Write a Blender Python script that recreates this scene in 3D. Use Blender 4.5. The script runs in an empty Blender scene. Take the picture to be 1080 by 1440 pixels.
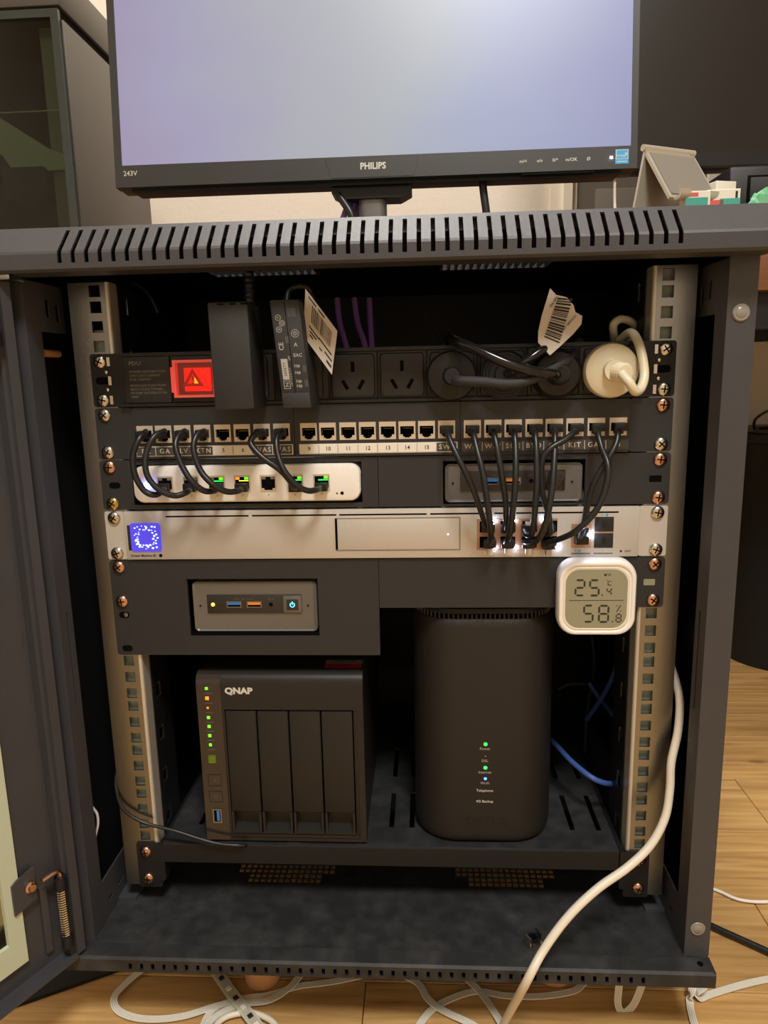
import bpy, bmesh, math, random
from mathutils import Vector, Matrix

# ---------------------------------------------------------------- camera, world, lights, exposure
# every number in this file is in millimetres of the rack: x right, y away from the viewer, z up, origin at the
# top centre of the power strip's face; FLOOR is how far the floor lies below it
S = 0.001
FLOOR = 615.0
scene = bpy.context.scene
COL = scene.collection
cam_d = bpy.data.cameras.new('camera')
cam_d.sensor_fit = 'VERTICAL'; cam_d.sensor_height = 36.0
cam_d.lens = 36.0 * 1006.0 / 1440.0
cam_d.clip_start = 0.01; cam_d.clip_end = 50
cam = bpy.data.objects.new('camera', cam_d); COL.objects.link(cam)
cam.location = (39.685 * S, -599.03 * S, (-21.75 + FLOOR) * S)
cam.rotation_euler = (1.38092597, 0.02129834, 0.05600054)
scene.camera = cam

world = bpy.data.worlds.new('room_air'); scene.world = world; world.use_nodes = True
world.node_tree.nodes['Background'].inputs[0].default_value = (0.9, 0.85, 0.8, 1)
world.node_tree.nodes['Background'].inputs[1].default_value = 0.05

def area(name, loc, size, power, color, aim):
    d = bpy.data.lights.new(name, 'AREA'); d.shape = 'DISK'; d.size = size; d.energy = power; d.color = color
    o = bpy.data.objects.new(name, d); COL.objects.link(o); o.location = loc
    o.rotation_euler = (Vector(aim) - Vector(loc)).to_track_quat('-Z', 'Y').to_euler()
    return o
area('ceiling_lamp_front', (0.30, -1.25, 2.36), 0.55, 54, (1.0, 0.975, 0.935), (0.30, -1.0, 0))
area('ceiling_lamp_rear', (-0.10, 0.42, 2.40), 0.40, 30, (1.0, 0.96, 0.90), (-0.10, 0.6, 0))

vs = scene.view_settings
vs.view_transform = 'Standard'; vs.look = 'None'; vs.gamma = 1.0; vs.use_curve_mapping = False
vs.exposure = 0.0

random.seed(7)
PATHS = {
    'patch_left': [[(-199.7, 4.0, -65.5), (-193.2, -14.0, -64.8), (-194.5, -24.0, -69.2), (-199.3, -28.0, -82.1), (-198.2, -30.0, -98.3), (-191.6, -30.0, -111.3), (-183.7, -28.0, -115.3), (-179.9, -20.0, -113.1), (-183.9, -2.0, -112.3)], [(-183.5, 4.0, -65.2), (-177.5, -14.0, -64.5), (-182.5, -24.0, -68.2), (-187.9, -30.0, -82.1), (-186.5, -34.0, -97.9), (-178.0, -34.0, -109.7), (-166.9, -30.0, -115.8), (-158.7, -22.0, -114.2), (-160.9, -2.0, -112.6)], [(-165.6, 4.0, -65.5), (-160.1, -14.0, -64.7), (-162.3, -22.0, -67.6), (-163.3, -28.0, -75.7), (-157.8, -32.0, -91.0), (-149.8, -34.0, -103.6), (-141.7, -30.0, -112.0), (-135.8, -20.0, -113.6), (-137.9, -2.0, -112.8)], [(-148.3, 4.0, -65.8), (-143.9, -14.0, -65.0), (-146.9, -22.0, -67.2), (-148.6, -28.0, -77.1), (-143.3, -32.0, -94.1), (-133.5, -34.0, -105.6), (-123.4, -30.0, -112.8), (-115.4, -20.0, -113.9), (-116.3, -2.0, -113.1)], [(-98.0, 4.0, -66.6), (-94.5, -14.0, -65.9), (-99.4, -24.0, -68.4), (-101.1, -28.0, -74.9), (-91.5, -32.0, -85.0), (-78.1, -32.0, -95.0), (-71.2, -28.0, -104.4), (-68.8, -20.0, -111.5), (-70.4, -2.0, -113.7)], [(-81.5, 4.0, -66.9), (-78.5, -14.0, -66.1), (-80.9, -24.0, -71.6), (-79.1, -30.0, -83.7), (-73.7, -34.0, -95.9), (-64.4, -34.0, -107.6), (-56.0, -30.0, -113.0), (-49.4, -20.0, -113.5), (-48.4, -2.0, -113.4)]],
    'patch_right': [[(57.4, 4.0, -69.3), (57.4, -14.0, -68.4), (59.9, -24.0, -76.2), (68.5, -32.0, -94.2), (76.4, -32.0, -111.4), (83.2, -26.0, -129.9), (88.7, -16.0, -145.6), (91.5, -4.0, -150.1)], [(78.7, 4.0, -69.6), (78.1, -14.0, -68.8), (79.7, -24.0, -78.2), (84.7, -34.0, -99.8), (88.0, -36.0, -122.4), (91.7, -28.0, -147.3), (92.3, -16.0, -160.2), (92.8, -4.0, -163.6)], [(96.4, 4.0, -69.9), (94.7, -14.0, -69.0), (96.7, -24.0, -81.3), (100.2, -30.0, -103.4), (103.5, -28.0, -124.0), (104.6, -24.0, -139.4), (105.3, -14.0, -148.6), (107.6, -4.0, -150.8)], [(112.9, 4.0, -70.2), (111.2, -14.0, -69.3), (111.3, -24.0, -81.5), (110.4, -34.0, -105.8), (108.5, -34.0, -131.6), (107.4, -26.0, -150.8), (105.7, -16.0, -160.3), (107.7, -4.0, -163.8)], [(129.9, 4.0, -70.5), (127.7, -14.0, -69.6), (127.6, -24.0, -81.8), (127.4, -32.0, -106.4), (125.9, -34.0, -131.8), (124.9, -28.0, -150.5), (122.0, -20.0, -153.5), (122.2, -10.0, -151.5), (124.8, -4.0, -151.0)], [(146.2, 4.0, -70.8), (143.6, -14.0, -69.9), (142.2, -24.0, -82.0), (139.0, -36.0, -108.7), (135.0, -40.0, -133.6), (131.0, -36.0, -149.9), (126.4, -26.0, -158.7), (122.4, -14.0, -161.5), (125.0, -4.0, -163.9)], [(163.1, 4.0, -71.0), (159.5, -14.0, -70.1), (150.7, -22.0, -75.6), (137.4, -26.0, -82.9), (132.0, -26.0, -93.0), (132.5, -26.0, -116.0), (138.3, -24.0, -135.0), (141.0, -20.0, -151.3), (138.6, -14.0, -153.8), (141.4, -4.0, -151.1)], [(180.6, 4.0, -71.3), (177.5, -14.0, -71.0), (178.9, -24.0, -82.6), (181.9, -34.0, -95.5), (179.9, -38.0, -111.8), (172.4, -40.0, -130.0), (159.0, -38.0, -145.7), (148.8, -28.0, -154.8), (139.9, -14.0, -161.6), (141.7, -4.0, -164.7)], [(198.5, 4.0, -71.1), (193.8, -14.0, -70.2), (190.4, -22.0, -80.2), (182.2, -26.0, -93.7), (173.3, -26.0, -110.7), (169.3, -24.0, -128.3), (167.8, -20.0, -145.6), (167.5, -10.0, -158.6), (169.2, -2.0, -161.0)]],
    'white_cable': [(261.0, 60.0, -261.2), (262.3, 40.0, -285.1), (261.7, 15.0, -298.4), (261.2, 2.0, -312.6), (257.2, -8.0, -334.5), (251.0, -14.0, -359.6), (249.7, -18.0, -383.1), (244.8, -24.0, -406.7), (231.2, -32.0, -427.6), (209.1, -42.0, -442.7), (181.4, -54.0, -454.5), (155.7, -66.0, -471.2), (133.6, -78.0, -493.3), (116.8, -88.0, -518.6), (105.7, -37.5, -611.0), (90.9, -72.2, -611.0), (58.6, -104.8, -611.0)],
    'thin_black': [(-251.2, 25.0, -363.9), (-256.5, 12.0, -382.7), (-256.5, 2.0, -398.9), (-249.4, -3.0, -419.4), (-229.6, -4.0, -433.3), (-201.0, -5.0, -440.3), (-163.9, -6.0, -451.7), (-138.8, -4.0, -455.6), (-132.9, 4.0, -460.5)],
    'blue': [[(256.3, 150.0, -269.8), (254.1, 150.0, -306.0), (246.3, 150.0, -338.8), (236.4, 160.0, -376.8), (222.5, 180.0, -418.8)], [(228.2, 200.0, -382.2), (240.4, 190.0, -399.7), (249.4, 170.0, -407.4), (262.1, 160.0, -432.6)], [(169.6, 110.0, -406.2), (174.9, 90.0, -405.7), (184.0, 70.0, -409.2), (197.3, 50.0, -412.6), (211.3, 50.0, -419.4), (229.2, 60.0, -426.1)]],
    'purple_rack': [[(-41.3, 90.0, 48.6), (-38.2, 80.0, 25.4), (-30.2, 60.0, 0.8), (-27.3, 50.0, -23.2)], [(-25.3, 90.0, 48.2), (-21.7, 80.0, 25.0), (-14.0, 60.0, 4.8), (-9.9, 55.0, -23.6)], [(-11.7, 95.0, 48.3), (-10.2, 85.0, 25.0), (-8.4, 70.0, 1.9), (-7.6, 60.0, -23.6)]],
    'purple_desk': [[(-31.9, 215.0, 185.0), (-40.3, 215.0, 160.3), (-50.4, 215.0, 135.3)], [(-27.0, 220.0, 186.0), (-33.9, 220.0, 161.2), (-43.1, 220.0, 136.0)], [(-23.6, 225.0, 187.2), (-28.9, 225.0, 162.1), (-36.6, 225.0, 136.8)]],
    'monitor_cable': [[(-57.4, 205.0, 183.4), (-47.7, 200.0, 163.6), (-35.7, 195.0, 143.8), (-31.8, 195.0, 123.8)], [(100.7, 205.0, 184.7), (102.8, 202.0, 163.1), (105.7, 200.0, 141.6), (107.3, 200.0, 120.3)]],
    'plugE': [(63.3, -28.0, -28.0), (68.4, -36.0, -28.1), (84.4, -40.0, -28.9), (103.1, -42.0, -30.8), (119.4, -40.0, -28.5), (134.7, -34.0, -21.9), (153.2, -15.0, -12.9), (168.4, 20.0, 1.9)],
    'plugG': [(143.2, -26.0, -24.8), (135.7, -38.0, -24.1), (118.7, -44.0, -21.1), (100.0, -44.0, -14.9), (80.2, -38.0, -5.4), (66.1, -28.0, 1.2), (61.6, -15.0, 4.5), (60.1, 6.0, 7.2), (61.3, 40.0, 7.1), (63.6, 72.0, -6.0)],
    'plugF': [(103.8, -20.0, -23.4), (110.0, -28.0, -18.7), (118.9, -30.0, -13.5), (127.2, -28.0, -7.8), (133.8, -24.0, -3.5), (145.3, -10.0, 9.3), (161.1, 30.0, 19.9)],
    'plugH': [(188.9, -34.0, -24.7), (193.9, -40.0, -31.7), (199.0, -38.0, -38.2), (204.9, -32.0, -36.3), (208.9, -26.0, -26.8), (208.3, -20.0, -11.6), (206.8, -10.0, 0.8), (204.9, 4.0, 7.0), (201.5, 20.0, 2.2)],
    'loopH': [(208.6, 60.0, -4.7), (200.1, 36.0, 7.7), (198.3, 30.0, 15.5), (204.5, 32.0, 19.6), (213.3, 36.0, 17.9), (219.3, 44.0, 13.6), (219.5, 52.0, 5.1), (218.5, 64.0, -9.8)],
    'adA': [(-105.2, -20.0, 37.3), (-105.1, -18.0, 47.7), (-107.0, -10.0, 59.6), (-111.1, 10.0, 76.3)],
    'adB': [(-67.4, -25.0, 35.8), (-66.3, -20.0, 43.8), (-61.2, -16.0, 47.8), (-54.0, -12.0, 47.6), (-50.8, -8.0, 43.5), (-49.4, 10.0, 29.6), (-51.4, 40.0, 14.0)],
    'top_loop': [(-226.8, 60.0, 64.2), (-217.2, 60.0, 61.5), (-207.0, 60.0, 51.3), (-201.5, 60.0, 37.5)],
    'dark_behind': [[(40.7, 120.0, 36.1), (48.7, 110.0, 21.9), (58.3, 90.0, 1.0)], [(227.5, 200.0, -312.0), (233.8, 200.0, -355.6), (233.8, 210.0, -386.7), (227.1, 200.0, -427.2), (223.7, 190.0, -467.5)], [(192.9, 200.0, -391.3), (205.1, 200.0, -384.1), (221.6, 200.0, -384.0), (232.6, 205.0, -384.4)]],
    'flat': [[(-234.1, 40.3, -612.0), (-251.7, 16.7, -612.0), (-263.6, -2.9, -612.0), (-268.6, -19.7, -612.0), (-259.7, -33.7, -612.0), (-239.2, -41.4, -612.0), (-215.0, -42.1, -612.0), (-191.4, -37.4, -612.0), (-168.4, -27.3, -612.0), (-140.1, -16.8, -612.0), (-123.3, -13.8, -612.0)], [(-75.4, 39.7, -611.0), (-89.7, 14.0, -611.0), (-98.7, -3.3, -611.0), (-115.3, -18.6, -611.0), (-138.2, -24.1, -611.0), (-159.3, -35.0, -611.0), (-168.3, -50.3, -611.0), (-166.1, -68.1, -611.0)], [(6.1, 35.7, -613.3), (-25.4, 16.9, -613.3), (-60.0, 6.2, -613.3), (-91.0, 0.1, -613.3), (-120.4, -11.6, -613.3), (-150.4, -17.5, -613.3), (-168.0, -29.2, -613.3), (-172.2, -44.6, -613.3), (-170.2, -66.1, -613.3)], [(-4.9, 38.0, -611.5), (8.2, 17.8, -611.5), (26.9, 5.7, -611.5), (36.6, -12.0, -611.5), (51.9, -24.7, -611.5), (79.5, -39.5, -611.5), (98.5, -57.9, -611.5)], [(57.3, 39.7, -611.2), (70.8, 17.9, -611.2), (88.7, -4.8, -611.2), (103.8, -36.7, -611.2), (111.1, -57.7, -611.2)], [(215.4, 38.0, -613.2), (190.4, 14.7, -613.2), (176.5, 3.4, -613.2), (144.7, -3.3, -613.2), (110.7, -3.7, -613.2), (85.0, 0.3, -613.2), (62.6, -7.0, -613.2), (41.9, -20.3, -613.2), (28.6, -38.9, -613.2), (22.4, -59.2, -613.2)], [(217.1, -10.0, -581.3), (215.7, -12.0, -593.5), (215.1, -14.0, -608.7), (219.5, -16.0, -616.0), (227.8, -14.0, -611.4), (233.2, -12.0, -602.2), (239.0, -8.0, -588.8)], [(294.5, 7.5, -590.0), (286.1, -4.5, -600.0), (284.0, -6.8, -612.0), (280.4, -25.9, -612.0), (280.2, -43.9, -612.0), (281.7, -64.2, -612.0)], [(406.4, 29.0, -612.6), (369.8, 23.5, -612.6), (339.1, 15.0, -612.6), (307.9, 4.1, -612.6), (295.3, -1.1, -612.6), (292.2, -1.4, -606.0), (298.6, -0.9, -600.0), (305.0, 3.7, -590.0)]],
    'led_strip': [(-197.1, 32.5, -608.0), (-180.6, 14.8, -608.0), (-154.3, -14.9, -608.0), (-129.2, -40.6, -608.0), (-108.8, -63.1, -608.0)],
    'grey_loop': [(-164.7, -72.4, -610.0), (-156.8, -43.4, -610.0), (-135.6, -34.3, -610.0), (-116.4, -38.2, -610.0), (-102.1, -48.9, -610.0), (-94.6, -69.8, -610.0)],
    'floor_white': [(336.8, 165.2, -612.0), (368.6, 146.0, -612.0), (381.6, 135.0, -612.0), (395.0, 129.8, -612.0), (418.1, 129.4, -612.0), (460.8, 137.4, -612.0)],
    'floor_black': [(318.0, 110.9, -610.0), (342.0, 87.8, -610.0), (362.7, 71.8, -610.0), (384.2, 55.5, -610.0), (409.1, 34.9, -610.0)],
    'bin_cable': [],
}

# ---------------------------------------------------------------- materials
def lin(c):
    return tuple((v / 255 / 12.92) if v / 255 <= 0.04045 else ((v / 255 + 0.055) / 1.055) ** 2.4 for v in c) + (1.0,)
MATS = {}
def mat(name, rgb, rough=0.5, metal=0.0, var=0.0, scale=40.0, bump=0.0, bscale=400.0, emit=0.0, ergb=None,
        alpha=1.0, trans=0.0, ior=1.45, aniso=None, rvar=0.0, coat=0.0, spec=0.5):
    m = bpy.data.materials.new(name); m.use_nodes = True
    nt = m.node_tree; b = nt.nodes['Principled BSDF']
    c = lin(rgb)
    b.inputs['Base Color'].default_value = c
    b.inputs['Roughness'].default_value = rough; b.inputs['Metallic'].default_value = metal
    b.inputs['IOR'].default_value = ior; b.inputs['Specular IOR Level'].default_value = spec
    b.inputs['Transmission Weight'].default_value = trans
    b.inputs['Coat Weight'].default_value = coat
    if emit:
        b.inputs['Emission Color'].default_value = lin(ergb or rgb); b.inputs['Emission Strength'].default_value = emit
    tc = nt.nodes.new('ShaderNodeTexCoord')
    src = tc.outputs['Object']
    if aniso:
        mp = nt.nodes.new('ShaderNodeMapping'); mp.inputs['Scale'].default_value = aniso
        nt.links.new(src, mp.inputs['Vector']); src = mp.outputs['Vector']
    if var or rvar:
        n = nt.nodes.new('ShaderNodeTexNoise'); n.inputs['Scale'].default_value = scale; n.inputs['Detail'].default_value = 6
        nt.links.new(src, n.inputs['Vector'])
        if var:
            mx = nt.nodes.new('ShaderNodeMixRGB'); mx.blend_type = 'MIX'
            mx.inputs[1].default_value = tuple(v * (1 - var) for v in c[:3]) + (1,)
            mx.inputs[2].default_value = tuple(min(1, v * (1 + var)) for v in c[:3]) + (1,)
            nt.links.new(n.outputs['Fac'], mx.inputs[0]); nt.links.new(mx.outputs[0], b.inputs['Base Color'])
        if rvar:
            mr = nt.nodes.new('ShaderNodeMapRange'); mr.inputs['To Min'].default_value = max(0.03, rough - rvar)
            mr.inputs['To Max'].default_value = min(1, rough + rvar)
            nt.links.new(n.outputs['Fac'], mr.inputs['Value']); nt.links.new(mr.outputs[0], b.inputs['Roughness'])
    if bump:
        n2 = nt.nodes.new('ShaderNodeTexNoise'); n2.inputs['Scale'].default_value = bscale; n2.inputs['Detail'].default_value = 3
        nt.links.new(src, n2.inputs['Vector'])
        bp = nt.nodes.new('ShaderNodeBump'); bp.inputs['Strength'].default_value = bump; bp.inputs['Distance'].default_value = 0.001
        nt.links.new(n2.outputs['Fac'], bp.inputs['Height']); nt.links.new(bp.outputs['Normal'], b.inputs['Normal'])
    MATS[name] = m
    return m

STEEL_BLACK = mat('powder_coat_charcoal', (62, 62, 65), 0.40, 0.0, 0.10, 30, 0.25, 1800)
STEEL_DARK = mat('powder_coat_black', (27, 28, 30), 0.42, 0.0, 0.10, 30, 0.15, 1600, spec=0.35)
PANEL = mat('printed_panel_black', (40, 41, 43), 0.48, 0.0, 0.06, 60, 0.10, 1500)
PLASTIC = mat('black_plastic', (25, 25, 26), 0.42, 0.0, 0.08, 80, 0.12, 2500, spec=0.4)
PLASTIC_ROUGH = mat('black_grained_plastic', (42, 42, 42), 0.55, 0.0, 0.08, 80, 0.4, 2600)
RUBBER = mat('black_cable_jacket', (30, 30, 31), 0.36, 0.0, 0.06, 100)
GLOSS = mat('glossy_black_cable', (22, 22, 23), 0.15)
VOID = mat('deep_black', (5, 5, 5), 0.8, spec=0.1)
GALV = mat('galvanised_steel', (148, 149, 148), 0.30, 1.0, 0.10, 26, 0.05, 300, aniso=(1, 1, 0.25), rvar=0.10)
GALV_SHEEN = mat('galvanised_sheen', (196, 192, 182), 0.32, 0.45, 0.06, 26)  # same steel made paler and less metallic: the fold's reflected brightness is in the colour
SILVER = mat('zinc_screw', (205, 200, 190), 0.22, 1.0)
COPPER = mat('copper_tinted_screw', (206, 164, 140), 0.24, 1.0)
BRASS = mat('yellow_zinc_screw', (190, 172, 104), 0.24, 1.0)
ALU = mat('champagne_aluminium', (192, 187, 178), 0.42, 0.25, 0.03, 300, 0.05, 1500)
WHITE_PL = mat('white_plastic', (232, 228, 220), 0.35)
CREAM_PL = mat('cream_plastic', (216, 206, 178), 0.38, 0, 0.04, 40)
WHITE_CABLE = mat('white_cable_jacket', (222, 214, 196), 0.4)
FLAT_CABLE = mat('white_flat_cable', (226, 222, 208), 0.45)
GREY_METAL = mat('mini_pc_grey_shell', (112, 112, 111), 0.38, 0.6, 0.03, 200)
DARK_METAL = mat('mini_pc_dark_face', (52, 49, 46), 0.35, 0.2)
PAPER = mat('white_paper_tag', (194, 187, 178), 0.7, 0, 0.04, 60)
PRINT = mat('black_ink', (34, 32, 30), 0.7)
PRINT_W = mat('white_ink', (205, 202, 192), 0.6)
PRINT_M = mat('pale_grey_ink', (164, 160, 150), 0.6)
PRINT_G = mat('grey_ink', (116, 112, 106), 0.6)
JACK = mat('jack_shell', (206, 192, 170), 0.4, 0.35, 0.04, 200)
LABEL_W = mat('white_label', (226, 220, 206), 0.5)
LABEL_D = mat('dark_label_tape', (70, 66, 62), 0.4)
NAS_M = mat('nas_brown_black', (37, 35, 33), 0.40, 0, 0.05, 60, 0.08, 2500, spec=0.35)
NAS_G = mat('nas_gloss_strip', (46, 40, 38), 0.12, 0, coat=0.3)
MODEM = mat('modem_black', (33, 32, 31), 0.34, 0, 0.05, 60, 0.45, 2600, spec=0.45)
CREAM_WALL = mat('cream_wall_paint', (216, 206, 190), 0.85, 0, 0.03, 3, 0.5, 90)
CEIL = mat('ceiling_paint', (232, 226, 214), 0.9)
TRIM_W = mat('white_gloss_trim', (246, 238, 218), 0.4)
TAUPE = mat('taupe_panel', (112, 104, 92), 0.5, 0, 0.05, 3)
LCD = mat('lcd_glass', (142, 140, 116), 0.2, 0, 0.03, 20)
SEG = mat('lcd_segment', (42, 46, 42), 0.5)
RED_CLEAR = mat('red_clear_plastic', (226, 120, 110), 0.18, 0, trans=0.5, ior=1.45, emit=0.22, ergb=(255, 84, 72))  # faint emission paints the lit switch's glow into the cover plastic
RED_LIT = mat('red_lit_rocker', (240, 40, 24), 0.4, emit=1.0, ergb=(255, 36, 18))
RED_INK = mat('dark_red_print', (150, 8, 10), 0.4, emit=0.35, ergb=(200, 6, 8))
YEL_LIT = mat('neon_glow', (255, 200, 40), 0.4, emit=3.0, ergb=(255, 180, 20))
def led(name, rgb, e): return mat(name, rgb, 0.3, emit=e, ergb=rgb)
L_GREEN = led('led_green', (50, 255, 90), 2.5)
L_LIME = led('led_lime', (110, 255, 30), 1.3)
L_AMBER = led('led_amber', (255, 130, 30), 1.6)
L_YELLOW = led('led_yellow', (255, 215, 60), 2.5)
L_BLUE = led('led_blue', (60, 110, 255), 8.0)
L_BLUEW = led('led_blue_white', (70, 100, 255), 150.0)
L_SOFT = led('led_soft_white', (215, 220, 255), 2.0)
L_WHITE = led('led_white', (205, 215, 255), 110.0)
L_CYAN = led('led_cyan', (80, 190, 255), 3.0)
L_DIM = led('led_dim', (90, 112, 30), 0.10)
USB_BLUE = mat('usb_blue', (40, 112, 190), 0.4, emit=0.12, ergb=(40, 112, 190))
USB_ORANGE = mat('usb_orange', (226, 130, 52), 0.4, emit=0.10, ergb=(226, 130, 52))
BLUE_CABLE = mat('blue_cable', (62, 92, 158), 0.45)
PURPLE = mat('purple_cable', (142, 102, 178), 0.45)
GLASS_EDGE = mat('frosted_glass_edge', (190, 200, 176), 0.35)
def pane(name, rgb, refl):
    m = bpy.data.materials.new(name); m.use_nodes = True; nt = m.node_tree
    nt.nodes.remove(nt.nodes['Principled BSDF'])
    tr = nt.nodes.new('ShaderNodeBsdfTransparent'); tr.inputs[0].default_value = lin(rgb)
    gl = nt.nodes.new('ShaderNodeBsdfGlossy'); gl.inputs['Roughness'].default_value = 0.02
    fr = nt.nodes.new('ShaderNodeFresnel'); fr.inputs[0].default_value = 1.45
    mu = nt.nodes.new('ShaderNodeMath'); mu.operation = 'MULTIPLY'; mu.inputs[1].default_value = refl
    mx = nt.nodes.new('ShaderNodeMixShader')
    nt.links.new(fr.outputs[0], mu.inputs[0]); nt.links.new(mu.outputs[0], mx.inputs[0])
    nt.links.new(tr.outputs[0], mx.inputs[1]); nt.links.new(gl.outputs[0], mx.inputs[2])
    nt.links.new(mx.outputs[0], nt.nodes['Material Output'].inputs[0])
    return m
GLASS = pane('door_glass', (225, 235, 228), 1.0)
TINT = pane('tinted_glass', (206, 212, 204), 1.0)
RED_PANE = pane('red_tinted_pane', (255, 214, 208), 1.0)
HOLE_BACK = mat('grey_green_backing', (128, 138, 128), 0.5, 0.2, 0.05, 40)
CAP = mat('clear_cap', (140, 136, 130), 0.25, 0.2)
BEZEL = mat('monitor_bezel', (52, 53, 52), 0.38, 0, 0.04, 200, 0.06, 2000)
TV_M = mat('television_screen', (30, 27, 24), 0.30)
BROWN_WOOD = mat('dark_desk_wood', (118, 78, 50), 0.45, 0, 0.35, 14, aniso=(1.0, 6, 30))
FOOT_W = mat('pale_wood', (214, 160, 112), 0.5, 0, 0.08, 30, aniso=(6, 6, 1))
TEAL = mat('teal_print', (70, 160, 148), 0.5)
PINK = mat('pink_print', (206, 92, 92), 0.5)
BAG = mat('green_plastic_bag', (120, 190, 150), 0.2, 0, 0.2, 60)
TRACK = mat('pale_strip_track', (188, 180, 164), 0.4)
STICKER_BLUE = mat('blue_sticker', (58, 160, 214), 0.4)
RED_STICK = mat('red_sticker', (140, 26, 40), 0.5)
GREY_STICK = mat('grey_sticker', (120, 112, 104), 0.5)
ALU_STAND = mat('silver_stand', (196, 190, 176), 0.35, 0.5)
PAD = mat('grey_rubber_pad', (120, 114, 104), 0.6)
PC_PANEL = mat('pc_side_panel', (84, 79, 73), 0.42, 0.15, 0.04, 3)
OLIVE = mat('pc_inner_panel', (150, 147, 130), 0.5)
DIV = mat('divider_strip', (232, 224, 206), 0.5)

def dusty_floor_material():
    m = mat('dusty_black_floor', (50, 49, 47), 0.55)
    nt = m.node_tree; b = nt.nodes['Principled BSDF']
    tc = nt.nodes.new('ShaderNodeTexCoord')
    n1 = nt.nodes.new('ShaderNodeTexNoise'); n1.inputs['Scale'].default_value = 14; n1.inputs['Detail'].default_value = 10; n1.inputs['Distortion'].default_value = 1.6
    n2 = nt.nodes.new('ShaderNodeTexNoise'); n2.inputs['Scale'].default_value = 70; n2.inputs['Detail'].default_value = 8
    nt.links.new(tc.outputs['Object'], n1.inputs['Vector']); nt.links.new(tc.outputs['Object'], n2.inputs['Vector'])
    mu = nt.nodes.new('ShaderNodeMath'); mu.operation = 'MULTIPLY'
    nt.links.new(n1.outputs['Fac'], mu.inputs[0]); nt.links.new(n2.outputs['Fac'], mu.inputs[1])
    r = nt.nodes.new('ShaderNodeValToRGB')
    r.color_ramp.elements[0].position = 0.18; r.color_ramp.elements[0].color = lin((33, 34, 35))
    r.color_ramp.elements[1].position = 0.62; r.color_ramp.elements[1].color = lin((66, 66, 66))
    nt.links.new(mu.outputs[0], r.inputs[0]); nt.links.new(r.outputs[0], b.inputs['Base Color'])
    return m
DUSTY = dusty_floor_material()

def plank_material():
    m = mat('oak_plank', (206, 152, 96), 0.42)
    nt = m.node_tree; b = nt.nodes['Principled BSDF']
    tc = nt.nodes.new('ShaderNodeTexCoord'); oi = nt.nodes.new('ShaderNodeObjectInfo')
    ad = nt.nodes.new('ShaderNodeVectorMath'); ad.operation = 'ADD'
    cb = nt.nodes.new('ShaderNodeCombineXYZ')
    ms = nt.nodes.new('ShaderNodeMath'); ms.operation = 'MULTIPLY'; ms.inputs[1].default_value = 37.0
    nt.links.new(oi.outputs['Random'], ms.inputs[0])
    nt.links.new(ms.outputs[0], cb.inputs[0]); nt.links.new(ms.outputs[0], cb.inputs[1])
    nt.links.new(tc.outputs['Object'], ad.inputs[0]); nt.links.new(cb.outputs[0], ad.inputs[1])
    mp = nt.nodes.new('ShaderNodeMapping'); mp.inputs['Scale'].default_value = (2.2, 34, 34)
    nt.links.new(ad.outputs[0], mp.inputs['Vector'])
    n = nt.nodes.new('ShaderNodeTexNoise'); n.inputs['Scale'].default_value = 2.2; n.inputs['Detail'].default_value = 9; n.inputs['Distortion'].default_value = 1.2
    nt.links.new(mp.outputs[0], n.inputs['Vector'])
    r = nt.nodes.new('ShaderNodeValToRGB')
    r.color_ramp.elements[0].position = 0.25; r.color_ramp.elements[0].color = lin((168, 124, 72))
    r.color_ramp.elements[1].position = 0.75; r.color_ramp.elements[1].color = lin((218, 178, 116))
    nt.links.new(n.outputs['Fac'], r.inputs[0])
    # knots
    v = nt.nodes.new('ShaderNodeTexVoronoi'); v.inputs['Scale'].default_value = 5.0
    mp2 = nt.nodes.new('ShaderNodeMapping'); mp2.inputs['Scale'].default_value = (0.8, 2.2, 1)
    nt.links.new(ad.outputs[0], mp2.inputs['Vector']); nt.links.new(mp2.outputs[0], v.inputs['Vector'])
    kr = nt.nodes.new('ShaderNodeValToRGB')
    kr.color_ramp.elements[0].position = 0.03; kr.color_ramp.elements[0].color = (0.35, 0.3, 0.25, 1)
    kr.color_ramp.elements[1].position = 0.09; kr.color_ramp.elements[1].color = (1, 1, 1, 1)
    nt.links.new(v.outputs['Distance'], kr.inputs[0])
    mx = nt.nodes.new('ShaderNodeMixRGB'); mx.blend_type = 'MULTIPLY'; mx.inputs[0].default_value = 0.8
    nt.links.new(r.outputs[0], mx.inputs[1]); nt.links.new(kr.outputs[0], mx.inputs[2])
    hs = nt.nodes.new('ShaderNodeHueSaturation')
    mr = nt.nodes.new('ShaderNodeMapRange'); mr.inputs['To Min'].default_value = 0.86; mr.inputs['To Max'].default_value = 1.08
    nt.links.new(oi.outputs['Random'], mr.inputs['Value']); nt.links.new(mr.outputs[0], hs.inputs['Value'])
    nt.links.new(mx.outputs[0], hs.inputs['Color']); nt.links.new(hs.outputs[0], b.inputs['Base Color'])
    return m
OAK = plank_material()

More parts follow.
